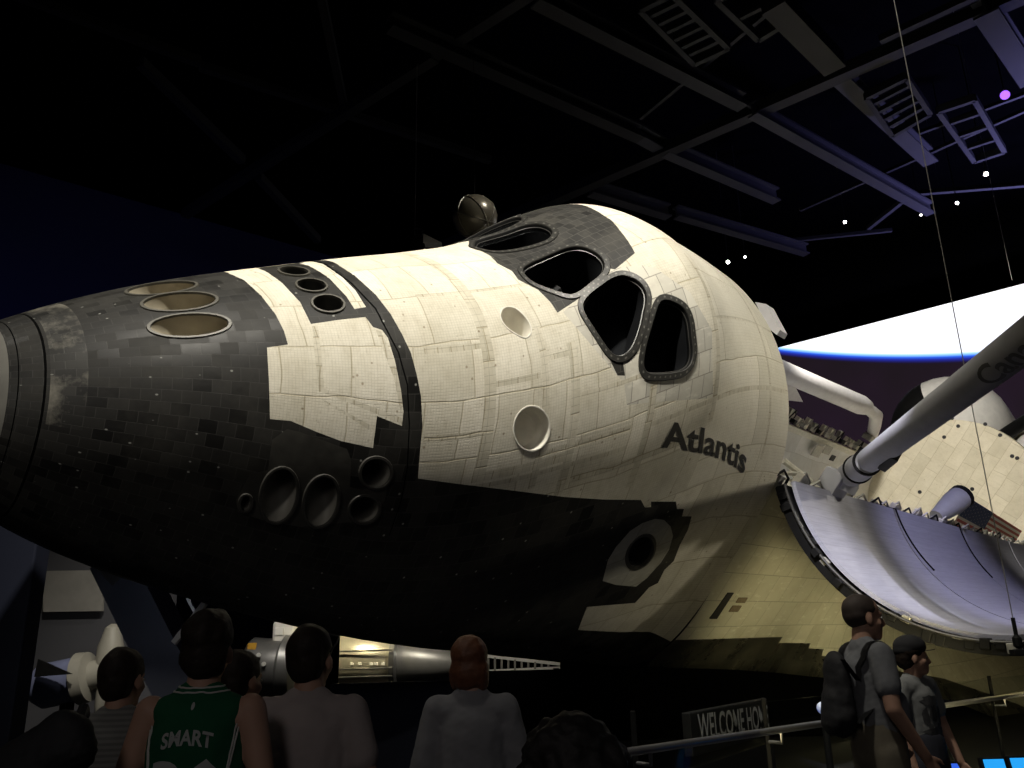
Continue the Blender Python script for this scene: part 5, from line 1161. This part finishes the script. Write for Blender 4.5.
# his backpack is a thing of its own
bk = thing('backpack', 'black backpack worn on the back of the bald man at right', 'backpack', mp.location, None, -1.42); bk.scale = mp.scale
M['pack'] = simple('black nylon', (.014, .014, .016), .75, 0, .3, 40, .2)
bm = bmesh.new(); cap(bm, (0, -.195, 1.09), (0, -.19, 1.33), .115, .095, 1.05, .6); cap(bm, (0, -.25, 1.07), (0, -.245, 1.17), .08, .07, 1.2, .5); fuse('pack_body', bm, .012, M['pack'], bk, 3, .004, 2)
tree = BVHTree.FromPolygons([v.co.copy() for v in msh.data.vertices], [tuple(p.vertices) for p in msh.data.polygons])
for s in (-1, 1):
    bm = bmesh.new(); P = []
    for f in np.linspace(0, 1, 18):
        a = -.5 * PI + f * PI * 1.0; q = Vector((s * .125, math.sin(a) * .2, 1.27 + math.cos(a) * .24)); nn_ = tree.find_nearest(q); P.append(nn_[0] + nn_[1] * .008)
    P = [Vector((s * .1, -.2, 1.38))] + P + [Vector((s * .12, -.17, 1.06))]; prev = None
    for q in P:
        sd = Vector((s * .028, 0, 0)); cur = (bm.verts.new(q - sd), bm.verts.new(q + sd))
        if prev: bm.faces.new((prev[0], prev[1], cur[1], cur[0]))
        prev = cur
    bmesh.ops.solidify(bm, geom=bm.faces[:], thickness=.01); bm_obj('shoulder_strap', bm, M['pack'], bk, True)
# boy with cap
arms = {-1: (Vector((-.235, .0, 1.14)), Vector((-.245, .09, .90))), 1: (Vector((.24, .0, 1.14)), Vector((.25, .08, .90)))}
bp_, bsh, hp, HR = person('boy in a dark cap and printed grey t-shirt beside the bald man', stand(910, 6.1), 1.655, -2.6, .8, 0, .86, arms, 'skin', cloth('grey t-shirt', (.22, .225, .22)), hair=M['hdark'], hairstyle='short', loose=.012)
M['capm'] = simple('dark cap cloth', (.016, .016, .018), .85, 0, .2, 30)
bm = bmesh.new(); add_ball(bm, hp(0, -.012, .072), (.092, .112, .080), 24, 0, HR); add_ball(bm, hp(0, -.03, .045), (.09, .10, .06), 20, 0, HR); cp = fuse('cap', bm, .009, M['capm'], bp_, 3)
bm = bmesh.new(); N_ = 14
top_ = [hp(math.sin(a) * .085, .06 + math.cos(a) * .095, .050 - .012 * abs(math.sin(a))) for a in np.linspace(-1.5, 1.5, N_)]; v1 = [bm.verts.new(q) for q in top_]; bm.faces.new(v1)
bmesh.ops.solidify(bm, geom=bm.faces[:], thickness=.008); bm_obj('cap_brim', bm, M['capm'], cp)
M['print'] = simple('dark shirt print', (.05, .05, .052), .85, 0, .5, 50)
bm = bmesh.new(); rng = random.Random(2)
def blobby(c, r_, n=18, w=.25):
    vs = [bm.verts.new((c[0] + math.cos(a) * r_[0] * (1 + rng.uniform(-w, w)), 0, c[1] + math.sin(a) * r_[1] * (1 + rng.uniform(-w, w)))) for a in np.linspace(0, 2 * PI, n, endpoint=False)]; bm.faces.new(vs)
for c, r_ in (((0, 1.31), (.085, .035)), ((0, 1.22), (.035, .055)), ((-.07, 1.21), (.025, .06)), ((.07, 1.21), (.025, .06)), ((0, 1.11), (.09, .03)), ((-.045, 1.145), (.02, .02)), ((.045, 1.145), (.02, .02))): blobby(c, r_)
bmesh.ops.triangulate(bm, faces=bm.faces[:]); decal_on(bsh, bm, .004, (0, -1, 0)); bm_obj('shirt_print', bm, M['print'], bsh)
# dark backpack slung by the man at far left
p = at_depth(36, 768, 3.0); lb = thing('backpack', 'bulky black backpack slung at the left of the man in stripes', 'backpack', p)
bm = bmesh.new(); R2 = Matrix.Rotation(.9, 3, 'Y'); cap(bm, R2 @ Vector((0, 0, -.16)), R2 @ Vector((0, 0, .12)), .10, .085, 1.3, .8); cap(bm, R2 @ Vector((.06, -.05, -.14)), R2 @ Vector((.06, -.05, .0)), .055, .05); fuse('pack_body', bm, .011, M['pack'], lb, 2, .007, 9)
bm = bmesh.new(); q = at_depth(84, 716, 3.28) - p; add_tube(bm, [R2 @ Vector((0, 0, .14)), (R2 @ Vector((0, 0, .2)) + q) / 2 + Vector((0, -.03, .04)), q], .02, 8); bm_obj('shoulder_strap', bm, M['pack'], lb, True)

# ------------------------------------------------------------------ camera
cam = bpy.data.cameras.new('camera'); camo = bpy.data.objects.new('camera', cam); COL.objects.link(camo)
cam.sensor_width = 36.0; cam.lens = FPX / 1024 * 36; cam.clip_end = 300; cam.clip_start = 0.05
mw = Matrix.Identity(4)
for i in range(3):
    mw[i][0], mw[i][1], mw[i][2], mw[i][3] = W[i, 0], -W[i, 1], -W[i, 2], EYE[i]
camo.matrix_world = mw; scn.camera = camo
scn.view_settings.view_transform = 'Standard'; scn.view_settings.look = 'None'; scn.view_settings.gamma = 1.0; scn.view_settings.exposure = 0.0; scn.view_settings.use_curve_mapping = False
wd = bpy.data.worlds.new('world'); scn.world = wd; wd.use_nodes = True
wd.node_tree.nodes['Background'].inputs[0].default_value = (0.25, 0.28, 0.5, 1); wd.node_tree.nodes['Background'].inputs[1].default_value = 0.004

# ------------------------------------------------------------------ lights
def spot(pos, target, energy, col, size=50, blend=0.5, rad=0.15, name='spot_lamp'):
    l = bpy.data.lights.new(name, 'SPOT'); l.energy = energy; l.color = col; l.spot_size = math.radians(size); l.spot_blend = blend; l.shadow_soft_size = rad
    o = bpy.data.objects.new(name, l); COL.objects.link(o); o.location = pos
    o.rotation_euler = (Vector(target) - Vector(pos)).to_track_quat('-Z', 'Y').to_euler(); return o
def ow(X, y, z): return Vector(to_world((X, y, z)))
WARM = (1.0, 0.945, 0.83); YEL = (1.0, 0.86, 0.45); COOL = (0.80, 0.82, 1.0)
def aimed(target, d, dist, *a, **k):
    d = Vector(d).normalized(); return spot(Vector(target) + d * dist, target, *a, **k)
# overhead key lamps above and in front of the nose
aimed(ow(405, -10, 430), (-.05, -.58, .82), 10, 6300, WARM, 60, .8, .25)
aimed(ow(520, -20, 495), (.3, -.4, .86), 9.5, 2700, WARM, 55, .7, .25)
aimed(ow(280, -10, 380), (-.5, -.1, .86), 10, 380, WARM, 36, .8, .2)
# low lamp from the right for the flank
aimed(ow(560, -100, 375), (.85, -.2, .33), 16, 2500, (1, .92, .72), 22, .6, .25)
# warm floor lamps below right for the flank and wing edge
spot(at_depth(985, 735, 7.6), ow(740, -108, 315), 900, YEL, 50, 1.0, .5)
spot(at_depth(1130, 720, 9.0), ow(960, -150, 300), 800, YEL, 70, .8, .5)
spot(at_depth(760, 745, 6.6), ow(640, -100, 335), 60, YEL, 50, .8, .5)
pl_ = ow(760, -106, 291); spot(pl_ + Vector(A3 @ np.array([1, -.36, -.16])) * 3.0, pl_, 70, YEL, 70, .8, .06)
# soft fill on the lower side of the nose from the hall
spot((-4.5, -1.5, 7), ow(310, -62, 345), 420, (1, .95, .86), 42, .9, .5)
# cool lamp in the open door, warm lamps over the bay
aimed(ow(632, -165, 395), (-.4, -.9, 1), 10, 8600, (.84, .83, 1), 15, 1.0, .1)
aimed(ow(840, -185, 400), (0, -.5, 1), 8.5, 2300, (.64, .63, 1), 60, .7, .2)
aimed(ow(1250, 0, 440), (-.45, -.7, .45), 13, 6200, (1, .95, .86), 60, .5, .3)
aimed(ow(800, 95, 400), (-.1, -.75, .65), 8, 4200, (1, .98, .96), 60, .6, .3)
# unseen lamp added to give the metal sphere its highlights
spot(at_depth(475, 217, 14.5) + Vector((2.2, -1.6, 2.2)), at_depth(475, 217, 14.5), 260, WARM, 25, .5, .08)
# exhibit lamps under the nose
spot(at_depth(352, 600, 12.1), at_depth(352, 660, 13.0), 60, (1, .88, .55), 110, .6, .06)
spot(at_depth(268, 606, 12.0), at_depth(275, 665, 13.0), 16, (1, .95, .85), 110, .6, .06)
spot(at_depth(150, 590, 10.9), at_depth(85, 665, 12), 12, (1, .95, .85), 100, .6, .08)
spot(at_depth(92, 560, 7.4), at_depth(140, 620, 9.0), 20, (.85, .9, 1), 60, .7, .1)  # unseen lamp added to brighten the slanted column
spot(at_depth(510, 640, 16.6), at_depth(505, 663, 18), 14, (1, .95, .85), 140, .7, .06)
spot(at_depth(725, 690, 7.2), at_depth(735, 722, 8.4), 1.3, (.9, .92, 1), 130, .7, .06)  # unseen lamp added to lift the welcome sign letters
spot(at_depth(432, 618, 12.1), at_depth(430, 660, 13.0), 26, (1, .93, .75), 120, .6, .06)
# roof washes
spot((21, 24, 7.5), (18, 23, 16), 11000, (.38, .36, 1), 100, .9, .5)
spot((6, 20, 10), (4, 22, 16), 40, (.8, .8, 1), 150, .8, .5)
spot((-13, 11, 3), (-9, 26, 8), 700, (.35, .4, 1), 100, 1.0, .5)
# faint spill on the visitors from the hall behind
spot((-2, -4, 5), (-.8, 3.5, 1.2), 130, (1, .92, .9), 62, .8, .8)
spot((6, -4, 5), (3, 4.5, 1.2), 26, (.9, .93, 1), 90, .8, .8)
